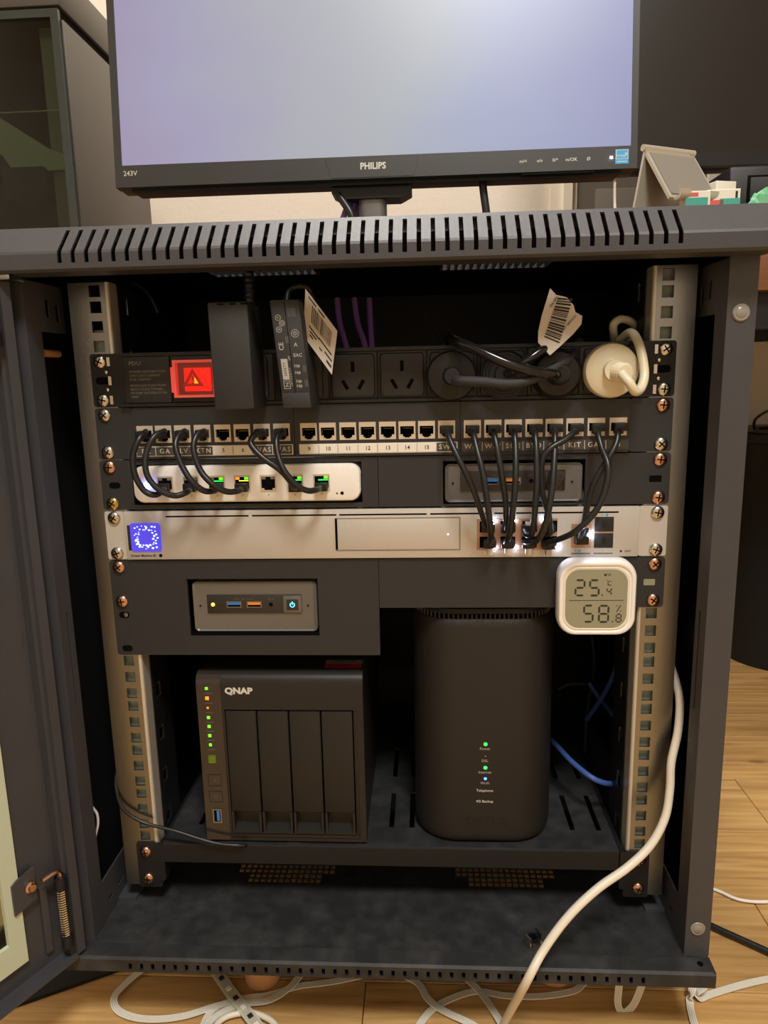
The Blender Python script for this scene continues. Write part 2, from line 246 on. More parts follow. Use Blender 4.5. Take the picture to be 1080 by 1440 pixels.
def screen_material():
    m = bpy.data.materials.new('lit_screen'); m.use_nodes = True
    nt = m.node_tree; b = nt.nodes['Principled BSDF']
    b.inputs['Base Color'].default_value = (0.02, 0.02, 0.02, 1); b.inputs['Roughness'].default_value = 0.35
    tc = nt.nodes.new('ShaderNodeTexCoord'); sp = nt.nodes.new('ShaderNodeSeparateXYZ')
    nt.links.new(tc.outputs['Generated'], sp.inputs[0])
    n = nt.nodes.new('ShaderNodeTexNoise'); n.inputs['Scale'].default_value = 2.4; n.inputs['Detail'].default_value = 2
    nt.links.new(tc.outputs['Generated'], n.inputs['Vector'])
    ma = nt.nodes.new('ShaderNodeMath'); ma.operation = 'MULTIPLY_ADD'; ma.inputs[1].default_value = 0.35
    sb = nt.nodes.new('ShaderNodeMath'); sb.operation = 'SUBTRACT'; sb.inputs[1].default_value = 0.17
    nt.links.new(n.outputs['Fac'], ma.inputs[0]); nt.links.new(sp.outputs[0], sb.inputs[0]); nt.links.new(sb.outputs[0], ma.inputs[2])
    r = nt.nodes.new('ShaderNodeValToRGB'); e = r.color_ramp.elements
    e[0].position = 0.0; e[0].color = lin((158, 148, 178))
    e[1].position = 1.0; e[1].color = lin((142, 146, 186))
    for p, c in ((0.12, (160, 156, 186)), (0.35, (166, 168, 180)), (0.55, (164, 170, 178)), (0.78, (150, 158, 190))):
        x = e.new(p); x.color = lin(c)
    nt.links.new(ma.outputs[0], r.inputs[0])
    nt.links.new(r.outputs[0], b.inputs['Emission Color']); b.inputs['Emission Strength'].default_value = 0.95
    return m
SCREEN = screen_material()

# ---------------------------------------------------------------- mesh helpers
WLOC = {}
def rr(u0, u1, v0, v1, r, n=5):
    """rounded rectangle, counter-clockwise"""
    pts = []
    for cx, cy, a in ((u1 - r, v1 - r, 0), (u0 + r, v1 - r, 90), (u0 + r, v0 + r, 180), (u1 - r, v0 + r, 270)):
        for i in range(n + 1):
            t = math.radians(a + 90 * i / n)
            pts.append((cx + r * math.cos(t), cy + r * math.sin(t)))
    return pts

def smooth_path(pts, k=6):
    P = [Vector(p) for p in pts]
    if len(P) < 3: return P
    P = [P[0] * 2 - P[1]] + P + [P[-1] * 2 - P[-2]]
    out = []
    for i in range(1, len(P) - 2):
        p0, p1, p2, p3 = P[i - 1:i + 3]
        for j in range(k):
            t = j / k
            out.append(0.5 * ((2 * p1) + (-p0 + p2) * t + (2 * p0 - 5 * p1 + 4 * p2 - p3) * t * t + (-p0 + 3 * p1 - 3 * p2 + p3) * t ** 3))
    out.append(P[-2])
    return out

class MB:
    def __init__(self): self.v = []; self.f = []; self.mi = []; self.cur = 0
    def mat(self, i): self.cur = i; return self
    def add(self, vs, fs):
        k = len(self.v); self.v += [Vector(p) for p in vs]
        for f in fs: self.f.append([k + i for i in f]); self.mi.append(self.cur)
        return self
    def box(self, x0, x1, y0, y1, z0, z1):
        return self.add([(x0, y0, z0), (x1, y0, z0), (x1, y1, z0), (x0, y1, z0), (x0, y0, z1), (x1, y0, z1), (x1, y1, z1), (x0, y1, z1)],
                        [(0, 3, 2, 1), (4, 5, 6, 7), (0, 1, 5, 4), (1, 2, 6, 5), (2, 3, 7, 6), (3, 0, 4, 7)])
    def rbox(self, x0, x1, y0, y1, z0, z1, r=1.0, seg=2):
        b = bmesh.new(); bmesh.ops.create_cube(b, size=1)
        for v in b.verts:
            v.co = Vector(((x0 + x1) / 2 + v.co.x * (x1 - x0), (y0 + y1) / 2 + v.co.y * (y1 - y0), (z0 + z1) / 2 + v.co.z * (z1 - z0)))
        bmesh.ops.bevel(b, geom=list(b.edges), offset=r, segments=seg, affect='EDGES', profile=0.5)
        b.verts.index_update()
        self.add([v.co.copy() for v in b.verts], [[v.index for v in f.verts] for f in b.faces]); b.free()
        return self
    def prism(self, poly, axis, a0, a1):
        n = len(poly)
        def mk(p, a):
            return {'y': (p[0], a, p[1]), 'z': (p[0], p[1], a), 'x': (a, p[0], p[1])}[axis]
        return self.add([mk(p, a0) for p in poly] + [mk(p, a1) for p in poly],
                        [list(range(n))[::-1], [n + i for i in range(n)]] + [(i, (i + 1) % n, n + (i + 1) % n, n + i) for i in range(n)])
    def loft(self, rings, cap0=True, cap1=True):
        n = len(rings[0]); vs = [p for r in rings for p in r]; fs = []
        for k in range(len(rings) - 1):
            for i in range(n):
                fs.append((k * n + i, k * n + (i + 1) % n, (k + 1) * n + (i + 1) % n, (k + 1) * n + i))
        if cap0: fs.append(list(range(n))[::-1])
        if cap1: fs.append([(len(rings) - 1) * n + i for i in range(n)])
        return self.add(vs, fs)
    def lathe(self, prof, c, axis, n=20):
        """prof: (radius, height) along axis vector from c"""
        w = Vector(axis).normalized(); u = w.orthogonal().normalized(); t = w.cross(u); c = Vector(c)
        rings = [[c + w * h + (u * math.cos(2 * math.pi * i / n) + t * math.sin(2 * math.pi * i / n)) * max(r, 0.01) for i in range(n)] for r, h in prof]
        return self.loft(rings)
    def tube(self, pts, r, n=10, k=6, smooth=True):
        P = smooth_path(pts, k) if smooth else [Vector(p) for p in pts]
        up = None; rings = []
        for i, p in enumerate(P):
            d = (P[min(i + 1, len(P) - 1)] - P[max(i - 1, 0)]).normalized()
            if up is None: up = d.orthogonal().normalized()
            up = (up - d * up.dot(d)).normalized(); s = d.cross(up)
            rad = r(i / (len(P) - 1)) if callable(r) else r
            rings.append([p + (up * math.cos(2 * math.pi * j / n) + s * math.sin(2 * math.pi * j / n)) * rad for j in range(n)])
        return self.loft(rings)
    def ribbon(self, pts, w, t, up=(0, 0, 1), k=6, off=0.0):
        P = smooth_path(pts, k); rings = []; up = Vector(up)
        for i, p in enumerate(P):
            d = (P[min(i + 1, len(P) - 1)] - P[max(i - 1, 0)]).normalized()
            s = d.cross(up)
            s = s.normalized() if s.length > 1e-4 else Vector((1, 0, 0))
            q = s.cross(d).normalized(); c = p + s * off
            rings.append([c + s * (w / 2) + q * (t / 2), c - s * (w / 2) + q * (t / 2), c - s * (w / 2) - q * (t / 2), c + s * (w / 2) - q * (t / 2)])
        return self.loft(rings)
    def plate(self, u0, u1, v0, v1, holes, fn, w0, w1, us=(), vs_=()):
        """rectangular plate with rectangular holes; fn(u,v,w)->xyz"""
        U = sorted({u0, u1, *us, *[h for a in holes for h in a[:2]]}); V = sorted({v0, v1, *vs_, *[h for a in holes for h in a[2:4]]})
        def solid(i, j):
            if i < 0 or j < 0 or i >= len(U) - 1 or j >= len(V) - 1: return False
            cu, cv = (U[i] + U[i + 1]) / 2, (V[j] + V[j + 1]) / 2
            return not any(a < cu < b and c < cv < d for a, b, c, d in holes)
        idx = {}; pts = []; fs = []
        def vid(i, j, w):
            if (i, j, w) not in idx: idx[(i, j, w)] = len(pts); pts.append(fn(U[i], V[j], w1 if w else w0))
            return idx[(i, j, w)]
        for i in range(len(U) - 1):
            for j in range(len(V) - 1):
                if not solid(i, j): continue
                fs.append((vid(i, j, 0), vid(i + 1, j, 0), vid(i + 1, j + 1, 0), vid(i, j + 1, 0)))
                fs.append((vid(i, j, 1), vid(i, j + 1, 1), vid(i + 1, j + 1, 1), vid(i + 1, j, 1)))
                if not solid(i - 1, j): fs.append((vid(i, j, 0), vid(i, j + 1, 0), vid(i, j + 1, 1), vid(i, j, 1)))
                if not solid(i + 1, j): fs.append((vid(i + 1, j, 0), vid(i + 1, j, 1), vid(i + 1, j + 1, 1), vid(i + 1, j + 1, 0)))
                if not solid(i, j - 1): fs.append((vid(i, j, 0), vid(i, j, 1), vid(i + 1, j, 1), vid(i + 1, j, 0)))
                if not solid(i, j + 1): fs.append((vid(i, j + 1, 0), vid(i + 1, j + 1, 0), vid(i + 1, j + 1, 1), vid(i, j + 1, 1)))
        return self.add(pts, fs)
    def map(self, fn):
        self.v = [Vector(fn(*p)) for p in self.v]; return self
    def o(self, name, mats, parent=None, smooth=False, origin=None, **props):
        if not isinstance(mats, (list, tuple)): mats = [mats]
        lo = Vector([min(p[i] for p in self.v) for i in range(3)]); hi = Vector([max(p[i] for p in self.v) for i in range(3)])
        org = Vector(origin) if origin is not None else ((lo + hi) / 2 if parent else Vector(((lo.x + hi.x) / 2, (lo.y + hi.y) / 2, lo.z)))
        me = bpy.data.meshes.new(name)
        me.from_pydata([tuple((p - org) * S) for p in self.v], [], self.f)
        for m in mats: me.materials.append(m)
        for p, i in zip(me.polygons, self.mi): p.material_index = i
        b = bmesh.new(); b.from_mesh(me); bmesh.ops.recalc_face_normals(b, faces=b.faces); b.to_mesh(me); b.free()
        if smooth:
            for p in me.polygons: p.use_smooth = True
            me.set_sharp_from_angle(angle=math.radians(38))
        return link(name, me, org, parent, **props)

def link(name, data, org, parent=None, **props):
    ob = bpy.data.objects.new(name, data); COL.objects.link(ob)
    org = Vector(org); WLOC[ob.name] = org
    if parent:
        ob.parent = parent; ob.location = (org - WLOC[parent.name]) * S
    else:
        ob.location = (org.x * S, org.y * S, (org.z + FLOOR) * S)
    for k, v in props.items(): ob[k] = v
    return ob

def thing(name, label, category, loc, group=None):
    ob = link(name, None, loc); ob.empty_display_size = 0.02
    ob['label'] = label; ob['category'] = category
    if group: ob['group'] = group
    return ob

def tag(ob, label, category, group=None):
    ob['label'] = label; ob['category'] = category
    if group: ob['group'] = group
    return ob

def text(s, size, x, y, z, parent, m, align='CENTER', bold=0.0, name='lettering', sx=1.0, frame=None, spacing=1.0, lines=1.0):
    """flat print; frame = (u, v) directions of the surface, default facing the viewer"""
    c = bpy.data.curves.new('print', 'FONT'); c.body = s; c.size = size; c.align_x = align; c.align_y = 'CENTER'
    c.offset = bold * size; c.extrude = 0.04; c.resolution_u = 2; c.space_character = spacing; c.space_line = lines
    t = bpy.data.objects.new('print', c); COL.objects.link(t)
    me = bpy.data.meshes.new_from_object(t.evaluated_get(bpy.context.evaluated_depsgraph_get()))
    bpy.data.objects.remove(t); bpy.data.curves.remove(c)
    u, v = frame or ((1, 0, 0), (0, 0, 1))
    u = Vector(u); v = Vector(v); w = u.cross(v)
    for p in me.vertices:
        p.co = (u * p.co.x * sx + v * p.co.y + w * p.co.z) * S
    me.materials.clear(); me.materials.append(m); me.name = name
    return link(name, me, (x, y, z), parent)

# shared screw: pan head with a cross recess, axis towards -y
def screw_mesh(m):
    b = MB(); b.lathe([(0.1, 0), (5.6, 0), (5.7, -0.8), (5.2, -1.9), (3.8, -2.7), (2.0, -3.0), (0.01, -3.05)], (0, 0, 0), (0, 1, 0), 18)
    b.mat(1).box(-3.1, 3.1, -3.12, -2.2, -0.55, 0.55).box(-0.55, 0.55, -3.14, -2.2, -3.1, 3.1)
    me = bpy.data.meshes.new('screw')
    me.from_pydata([tuple(p * S) for p in b.v], [], b.f)
    me.materials.append(m); me.materials.append(VOID)
    for p, i in zip(me.polygons, b.mi): p.material_index = i; p.use_smooth = True
    bb = bmesh.new(); bb.from_mesh(me); bmesh.ops.recalc_face_normals(bb, faces=bb.faces); bb.to_mesh(me); bb.free()
    me.set_sharp_from_angle(angle=math.radians(40))
    return me
SCREWS = {k: screw_mesh(m) for k, m in (('silver', SILVER), ('copper', COPPER), ('brass', BRASS))}
def screw(x, z, parent, kind, y=0.0, roll=None):
    o = link('screw', SCREWS[kind], (x, y, z), parent)
    o.rotation_euler = (0, random.uniform(0, 1.5) if roll is None else roll, 0)
    return o
def dot(x, y, z, r, parent, m, name='indicator_light', h=0.8):
    b = MB(); b.lathe([(0.05, 0), (r, 0), (r * 0.9, -h * 0.6), (r * 0.4, -h), (0.01, -h)], (x, y, z), (0, 1, 0), 12)
    return b.o(name, m, parent, smooth=True)
def bx(name, m, parent, *a, r=0.0, seg=2, **k):
    b = MB()
    if r: b.rbox(*a, r=r, seg=seg)
    else: b.box(*a)
    return b.o(name, m, parent, smooth=bool(r), **k)
YP = lambda u, v, w: (u, w, v)        # plate facing the viewer

# ---------------------------------------------------------------- the room
G = -FLOOR
RX0, RX1, RY0, RY1, RH = -1700, 2300, -2300, 1010, 2430
b = MB(); b.box(RX0, RX1, RY0, RY1, G - 40, G - 14); floor = b.o('floor', PRINT, kind='structure')
rng = random.Random(3)
joints = {260: [487, -560, 1500], 135: [-300, 860], 10: [404, -700, 1400], -115: [-25, 1050, -1200], 385: [120, 1200, -900], -240: [500, -620]}
yy = -2240
while yy < RY1 - 5:
    y0, y1 = yy, min(yy + 125, RY1 - 4)
    js = joints.get(y0)
    if js is None:
        js = []; x = RX0 + rng.uniform(200, 1100)
        while x < RX1 - 100: js.append(x); x += rng.uniform(900, 1300)
    xs = [RX0 + 4] + sorted(js) + [RX1 - 4]
    for a, c in zip(xs, xs[1:]):
        p = MB(); p.rbox(a + 0.4, c - 0.4, y0 + 0.4, y1 - 0.4, G - 14, G, r=0.8, seg=1); p.o('plank', OAK, floor)
    yy += 125
def wall(name, *a, m=CREAM_WALL): b = MB(); b.box(*a); return b.o(name, m, kind='structure')
wall('wall_back', RX0, RX1, RY1, RY1 + 60, G, G + RH)
wall('wall_left', RX0 - 60, RX0, RY0, RY1, G, G + RH)
wall('wall_right', RX1, RX1 + 60, RY0, RY1, G, G + RH)
wall('wall_front', RX0, RX1, RY0 - 60, RY0, G, G + RH)
wall('ceiling', RX0, RX1, RY0, RY1, G + RH, G + RH + 40, m=CEIL)
b = MB(); b.box(RX0, 290, RY1 - 14, RY1, G, G + 90).box(660, RX1, RY1 - 14, RY1, G, G + 90); b.o('baseboard_back', TRIM_W, kind='structure')
b = MB(); b.box(303, 328, RY1 - 16, RY1, G, G + 2080).box(328, 346, RY1 - 26, RY1, G, G + 2080).box(346, 358, RY1 - 12, RY1, G, G + 2080)
b.box(620, 656, RY1 - 20, RY1, G, G + 2080).box(303, 656, RY1 - 20, RY1, G + 2080, G + 2130); b.o('trim_1', TRIM_W, kind='structure')
d1 = MB(); d1.box(358, 620, RY1 - 8, RY1, G, G + 2080); d1 = d1.o('door_1', TAUPE, kind='structure')
bx('door_panel', TAUPE, d1, 395, 585, RY1 - 12, RY1 - 8, G + 1060, G + 1960, r=1.5)
bx('door_panel', TAUPE, d1, 395, 585, RY1 - 12, RY1 - 8, G + 140, G + 960, r=1.5)

# ---------------------------------------------------------------- the server cabinet
XL, XR = -287.0, 281.0              # outer faces
IL, IR = -267.0, 260.0              # inner edges of the front posts
ZF, ZT = -525.0, 80.0               # inside floor, inside top
YB = 392.0
cab = thing('server_cabinet', 'open charcoal steel server cabinet on wooden feet with slotted top edge', 'server cabinet', (0, 170, G))
bx('side_panel', STEEL_DARK, cab, XL, XL + 2, -44, YB, ZF - 14, ZT + 2)
bx('side_panel', STEEL_DARK, cab, XR - 2, XR, -44, YB, ZF - 14, ZT + 2)
bx('back_panel', STEEL_DARK, cab, XL, XR, YB - 2, YB, ZF - 14, ZT + 2)
# top with two groups of long vents, floor with two grids of square vents
holes = []
for x0 in (-158, 58):
    for i in range(14): holes.append((x0 + i * 7.0, x0 + i * 7.0 + 4.0, 78.0, 112.0))
b = MB(); b.plate(XL + 2, XR - 2, -44, YB - 2, holes, lambda u, v, w: (u, v, w), ZT, ZT + 2); b.o('top_panel', STEEL_DARK, cab)
for x0 in (-158, 58):
    b = MB()
    for i in range(15): b.box(x0 + i * 7.0 - 2.0, x0 + i * 7.0 - 1.0, 76, 112, ZT - 6, ZT)
    b.box(x0 - 3, x0 + 97.5, 112, 113, ZT - 6, ZT)
    b.o('vent_fins', STEEL_BLACK, cab, kind='stuff')
holes = []
for x0, n0 in ((-158, 16), (66, 16)):
    for r in range(6):
        for i in range(n0):
            if r < 2 and (i < 2 or i > 13): continue
            holes.append((x0 + i * 6.3, x0 + i * 6.3 + 4.7, 35 + r * 7.0, 40.2 + r * 7.0))
b = MB(); b.plate(XL + 2, XR - 2, -48, YB - 2, holes, lambda u, v, w: (u, v, w), ZF - 1.5, ZF); b.o('base_panel', DUSTY, cab)
bx('base_rim', STEEL_DARK, cab, XL + 2, XR - 2, YB - 8, YB - 2, ZF - 14, ZF - 1.5)
# slotted top bar: bent sheet following a profile, slots cut through the bend
prof = [(0, (-46, 56.5)), (22, (-69, 56.5)), (24, (-71, 58.5)), (36, (-71, 69)), (38, (-70, 71)), (66, (-50, 91)), (70, (-46, 91)), (80, (-46, 80))]
def along(prof):
    def fn(u, v, w):
        for (a, p), (c, q) in zip(prof, prof[1:]):
            if v <= c + 1e-6:
                t = (v - a) / (c - a); p = Vector(p); q = Vector(q); d = (q - p).normalized();
                r = p + (q - p) * t + Vector((d.y, -d.x)) * -w
                return (u, r.x, r.y)
        return (u, prof[-1][1][0], prof[-1][1][1])
    return fn
slots = [(-223 + i * 9.98 - 1.6, -223 + i * 9.98 + 1.6, 28.5, 62.0) for i in range(45)]
b = MB(); b.plate(XL - 6, XR + 2, 0, 80, slots, along(prof), 0.0, -1.6, vs_=[p[0] for p in prof])
b.box(XL - 6, XL - 4.4, -70, -46, 58, 88).box(XR + 0.4, XR + 2, -70, -46, 58, 88)
b.o('top_bar', STEEL_BLACK, cab)
prof = [(0, (-47, ZF)), (16, (-62, ZF - 1)), (18, (-64, ZF - 3)), (32, (-64, ZF - 15)), (34, (-62, ZF - 16.5)), (50, (-47, ZF - 16.5))]
slots = [(-227.5 + i * 10.18 - 1.5, -227.5 + i * 10.18 + 1.5, 22, 29.5) for i in range(45)]
b = MB(); b.plate(XL, XR, 0, 50, slots, along(prof), 0.0, 1.5, vs_=[p[0] for p in prof])
b.box(XL, XL + 1.5, -63, -47, ZF - 16, ZF - 1).box(XR - 1.5, XR, -63, -47, ZF - 16, ZF - 1)
b.o('bottom_bar', [DUSTY], cab)
b = MB(); b.lathe([(2.6, 0), (2.6, 0.4)], (271, -54, ZF - 0.6), (0, 0, 1), 14); b.o('bolt_hole', VOID, cab)
# front posts, their folded returns and the corner gussets
for s, xi, xo in ((-1, IL, XL), (1, IR, XR)):
    b = MB(); b.box(min(xi, xo), max(xi, xo), -46, -44.5, ZF, 58)
    b.o('front_post', STEEL_BLACK, cab)
    b = MB(); b.plate(-44.5, -24, ZF, 56, [(-34, -31, -300, -215)], lambda u, v, w: (w, u, v), xi, xi + s * 1.5)
    b.o('post_return', STEEL_BLACK, cab)
    b = MB(); b.plate(-24, 16, 18, 56, [(-14, -8, 30, 44), (2, 8, 27, 41)], lambda u, v, w: (w, u, v), xi, xi + s * 1.5)
    b.o('corner_gusset', STEEL_BLACK, cab)
    b = MB(); b.plate(-24, 40, ZF, ZF + 42, [(-14, -4, ZF + 14, ZF + 18), (8, 20, ZF + 14, ZF + 18)], lambda u, v, w: (w, u, v), xi, xi + s * 1.5)
    b.o('corner_gusset', STEEL_BLACK, cab)
    b = MB(); b.box(min(xi, xi - s * 18), max(xi, xi - s * 18), 5, 40, ZF, ZF + 3); b.o('corner_gusset', STEEL_BLACK, cab)
for z in (17, -497.5):
    b = MB(); b.lathe([(0.1, 0), (6.2, 0), (6.4, -0.6), (5.6, -1.4), (4.2, -1.3), (3.6, -1.8), (0.01, -2.0)], (270, -46, z), (0, 1, 0), 20)
    b.o('plastic_cap', CAP, cab, smooth=True)
bx('worn_corner', GALV, cab, XL - 3, -263, -69, -48, 52.5, 56.3, r=0.8)
# 19-inch rails with square holes
zs = []
for u in range(-1, 12):
    for o in (6.35, 22.225, 38.1): zs.append(-u * 44.45 - o)
zs = [51.0] + [z for z in zs if -500 < z < 45]
for s in (-1, 1):
    hc = s * 232.5
    hl = [(hc - 4.7, hc + 4.7, z - 4.7, z + 4.7) for z in zs]
    b = MB(); b.plate(min(s * 223.5, s * 255), max(s * 223.5, s * 255), -504, 58, hl, YP, 2.0, 4.0)
    b.o('rack_rail', GALV, cab)
    b = MB(); b.tube([(s * 223.2, 4.7, -504), (s * 223.2, 4.7, 58)], 2.7, 16, smooth=False).box(min(s * 220.5, s * 222.5), max(s * 220.5, s * 222.5), 4.7, 18, -504, 58)
    b.box(min(s * 253, s * 255), max(s * 253, s * 255), 4, 40, -504, 58)
    b.o('rail_flange', GALV_SHEEN, cab, smooth=True)
    hl = []
    z = 40
    while z > -490:
        hl += [(26, 36, z - 6, z + 6)]; z -= 44.45
    b = MB(); b.plate(18, 62, -504, 56, hl, lambda u, v, w: (w, u, v), s * 221.5, s * 219.5); b.o('rail_bracket', STEEL_DARK, cab)
    z = 40
    while z > -490:
        bx('slot_lip', GALV, cab, min(s * 219.6, s * 218.8), max(s * 219.6, s * 218.8), 34.6, 36.2, z - 6, z + 8); z -= 44.45
    # dark sheet a little way behind the square holes
    bx('rail_backing', HOLE_BACK, cab, min(s * 226.4, s * 253), max(s * 226.4, s * 253), 8, 9, -504, 20 if s < 0 else 56)
# wooden feet
for x, y in ((-129, 12), (162, 26), (-129, 330), (160, 330)):
    b = MB(); b.lathe([(0.1, 0), (17, 0), (18, 2), (18.5, 60), (18.5, FLOOR + ZF - 16.6), (0.1, FLOOR + ZF - 16.6)], (x, y, G), (0, 0, 1), 28)
    b.o('foot', FOOT_W, cab, smooth=True)
b = MB(); b.lathe([(0.1, 0), (3.2, 0), (3.2, 26), (0.1, 26)], (XL + 6, 0, 2), (0, 1, 0), 12); b.o('side_bolt', FOOT_W, cab, smooth=True)
b = MB(); b.tube([(XL + 3, 6, -424), (XL + 8, 4, -430), (XL + 9, 2, -440), (XL + 6, 0, -452)], 1.2, 6); b.o('cable_tie', WHITE_PL, cab, smooth=True)

# the open door, hinged on the left post
ANG = math.radians(62)
dv = Vector((-math.cos(ANG), -math.sin(ANG))); nv = Vector((math.sin(ANG), -math.cos(ANG)))
HX, HY = -286.0, -60.0
def dm(s, n, z): return (HX + dv.x * s + nv.x * n, HY + dv.y * s + nv.y * n, z)
DZ0, DZ1 = -522.0, 52.0; DW = 545.0; GE = 37.0
door = MB(); door.plate(0, DW, DZ0, DZ1, [(GE + 6, DW - GE - 6, DZ0 + 32, DZ1 - 32)], lambda u, v, w: dm(u, w, v), -2.0, 0.0)
door = door.o('door', STEEL_BLACK, cab)
for nm, a in (('hinge_flange', (-9, -1, -18, 14, DZ0, DZ1)), ('latch_flange', (DW, DW + 2, -18, 14, DZ0, DZ1)),
              ('bottom_flange', (-1, DW, -4, 16, DZ0 - 2, DZ0)), ('top_flange', (-1, DW, -4, 16, DZ1, DZ1 + 2))):
    bb = MB(); bb.box(*a).map(dm); bb.o(nm, STEEL_BLACK, door)
bb = MB(); bb.box(-1, 2.5, 0, 10, DZ0, DZ1).map(dm); bb.o('hinge_fold', STEEL_BLACK, door)
bb = MB(); bb.box(GE + 14, DW - GE - 14, -4.5, -0.4, DZ0 + 44, DZ1 - 44).map(dm); bb.o('glass', GLASS, door)
bb = MB(); bb.plate(GE, DW - GE, DZ0 + 20, DZ1 - 20, [(GE + 14, DW - GE - 14, DZ0 + 44, DZ1 - 44)], lambda u, v, w: dm(u, w, v), 0.0, 4.0)
bb.o('glass_border', GLASS_EDGE, door)
for z in (-437, -20):
    bb = MB(); bb.prism([(24, z - 13), (44, z - 17), (44, z + 10), (39, z + 13), (24, z + 16)], 'y', 4.0, 6.0).map(lambda x, y, zz: dm(x, y, zz)); bb.o('glass_clip', STEEL_BLACK, door)
    bb = MB(); bb.lathe([(0.1, 0), (5.0, 0), (5.0, 1.5), (3.4, 2.6), (3.0, 4.2), (0.1, 4.2)], (29, 6.0, z + 1), (0, 1, 0), 16).map(dm); bb.o('clip_screw', COPPER, door, smooth=True)
for z0, z1, zp in ((-508, -440, -436), (5, 62, -2)):
    c = (6.0, 12.0)
    for zk in (z0, z1 - 11):
        bb = MB(); bb.lathe([(0.1, 0), (5, 0), (5, 11), (0.1, 11)], (c[0], c[1], zk), (0, 0, 1), 14).map(dm); bb.o('hinge_knuckle', STEEL_DARK, door, smooth=True)
    n = 26; turns = 20
    pts = [(c[0] + 3.6 * math.cos(i * 2 * math.pi / 8), c[1] + 3.8 * math.sin(i * 2 * math.pi / 8), z0 + 12 + (z1 - z0 - 23) * i / (turns * 8)) for i in range(turns * 8 + 1)]
    bb = MB(); bb.tube(pts, 0.95, 6, smooth=False).map(dm); bb.o('hinge_spring', SILVER, door, smooth=True)
    bb = MB(); zb = z1 if zp < -100 else z0 - 6
    sgn = 1 if zp < -100 else -1
    bb.tube([(c[0], c[1], z0), (c[0], c[1], z1 + 1)], 1.5, 8, smooth=False)
    bb.tube([(c[0], c[1], zb - 2 * sgn), (c[0], c[1], zb + 4 * sgn), (c[0] + 4, c[1], zb + 7 * sgn), (c[0] + 16, c[1], zb + 7 * sgn)], 2.4, 8).map(dm)
    bb.o('hinge_pin', COPPER if zp < -100 else BRASS, door, smooth=True)
    bb = MB(); bb.box(14, 20, 0, 3, z0 - 2, z1 - 6).map(dm); bb.o('hinge_plate', STEEL_BLACK, door)

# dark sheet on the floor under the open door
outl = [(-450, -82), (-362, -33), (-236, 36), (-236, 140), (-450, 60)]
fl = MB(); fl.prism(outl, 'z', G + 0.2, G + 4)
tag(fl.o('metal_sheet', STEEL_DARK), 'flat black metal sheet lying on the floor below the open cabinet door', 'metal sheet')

# ---------------------------------------------------------------- power strip
pdu = thing('power_strip', 'black rack power strip with red lit switch at the top of the rack', 'power strip', (0, 20, -44))
b = MB(); b.box(-216, 216, 0, 46, -44, 0.3); b.o('body', PLASTIC, pdu)
bx('top_rail', PLASTIC, pdu, -216, 216, -3, 0, -2.5, 0.3); bx('bottom_rail', PLASTIC, pdu, -216, 216, -4, 0, -44, -41.5)
for s in (-1, 1):
    b = MB(); b.prism(rr(min(s * 216, s * 241), max(s * 216, s * 241), -44, 0.2, 2.5), 'y', 0, 2); b.o('mounting_ear', STEEL_DARK, pdu)
    for z in (-6.35, -38.1): screw(s * 232.5, z, pdu, 'silver')
    b = MB(); b.prism(rr(s * 230.5 - 7, s * 230.5 + 7, -25, -19, 2.9), 'y', -0.15, 0.2); b.o('ear_slot', VOID, pdu)
    for z in (-15, -29.5): dot(s * 228, -0.1, z, 1.6, pdu, SILVER, 'ear_pin')
    for z in (-6.35, -22, -38.1): bx('nut_tab', SILVER, pdu, s * 225 - 1.3, s * 225 + 1.3, -0.9, 0, z - 3.6, z + 3.6)
lp = bx('label_plate', PLASTIC_ROUGH, pdu, -212, -172.5, -2.6, 0, -41, -3, r=0.6)
text('PDU', 4.6, -207, -2.75, -8.4, lp, PRINT_G, 'LEFT', 0.01, sx=1.15)
for i, t in enumerate(('POWER DISTRIBUTION', 'UNIT CAT.CABINET', 'FOR CABINET')): text(t, 2.7, -207, -2.75, -15.2 - i * 3.2, lp, PRINT_G, 'LEFT', 0.01, sx=1.1)
for i, t in enumerate(('MODULAR FUNCTION', 'MULTI FUNCTIONAL', 'POWER DISTRIBUTION', 'UNIT')): text(t, 2.7, -207, -2.75, -26.6 - i * 3.1, lp, PRINT_G, 'LEFT', 0.01, sx=1.1)
sw = bx('switch_module', PLASTIC_ROUGH, pdu, -171.5, -131.5, -2.6, 0, -41, -3, r=0.6)
bx('switch_well', PAD, sw, -166, -134, -3.2, -2.4, -35.5, -8)
bx('rocker', RED_LIT, sw, -159.5, -137.5, -6.0, -3.0, -32, -13, r=0.8)
tri = [(-161, -28.2), (-143, -28.2), (-152, -13.0)]
tri_i = [(-156.6, -25.6), (-147.4, -25.6), (-152, -17.8)]
b = MB(); b.add([(p[0], y, p[1]) for y in (-7.0, -6.1) for p in tri + tri_i],
                [(0, 1, 4, 3), (1, 2, 5, 4), (2, 0, 3, 5), (6, 9, 10, 7), (7, 10, 11, 8), (8, 11, 9, 6), (0, 6, 7, 1), (1, 7, 8, 2), (2, 8, 6, 0), (3, 4, 10, 9), (4, 5, 11, 10), (5, 3, 9, 11)])
b.o('warning_triangle', RED_INK, sw)
b = MB(); b.box(-153.0, -151.4, -6.6, -6.0, -24.0, -19.5).box(-153.0, -151.4, -6.6, -6.0, -25.8, -24.8); b.o('exclamation_mark', RED_INK, sw)
b = MB(); b.prism([(-151, -25.8), (-146.8, -25.8), (-148.6, -21.4), (-150.6, -20.4)], 'y', -6.4, -6.0); b.o('neon_lamp', YEL_LIT, sw)
b = MB(); b.plate(-168, -132.5, -37, -6.5, [(-165.4, -134.8, -34.8, -8.8)], YP, -8.5, -3.0); b.o('cover_frame', RED_CLEAR, sw)
bx('cover_pane', RED_PANE, sw, -165.4, -134.8, -9.0, -8.5, -34.8, -8.8)
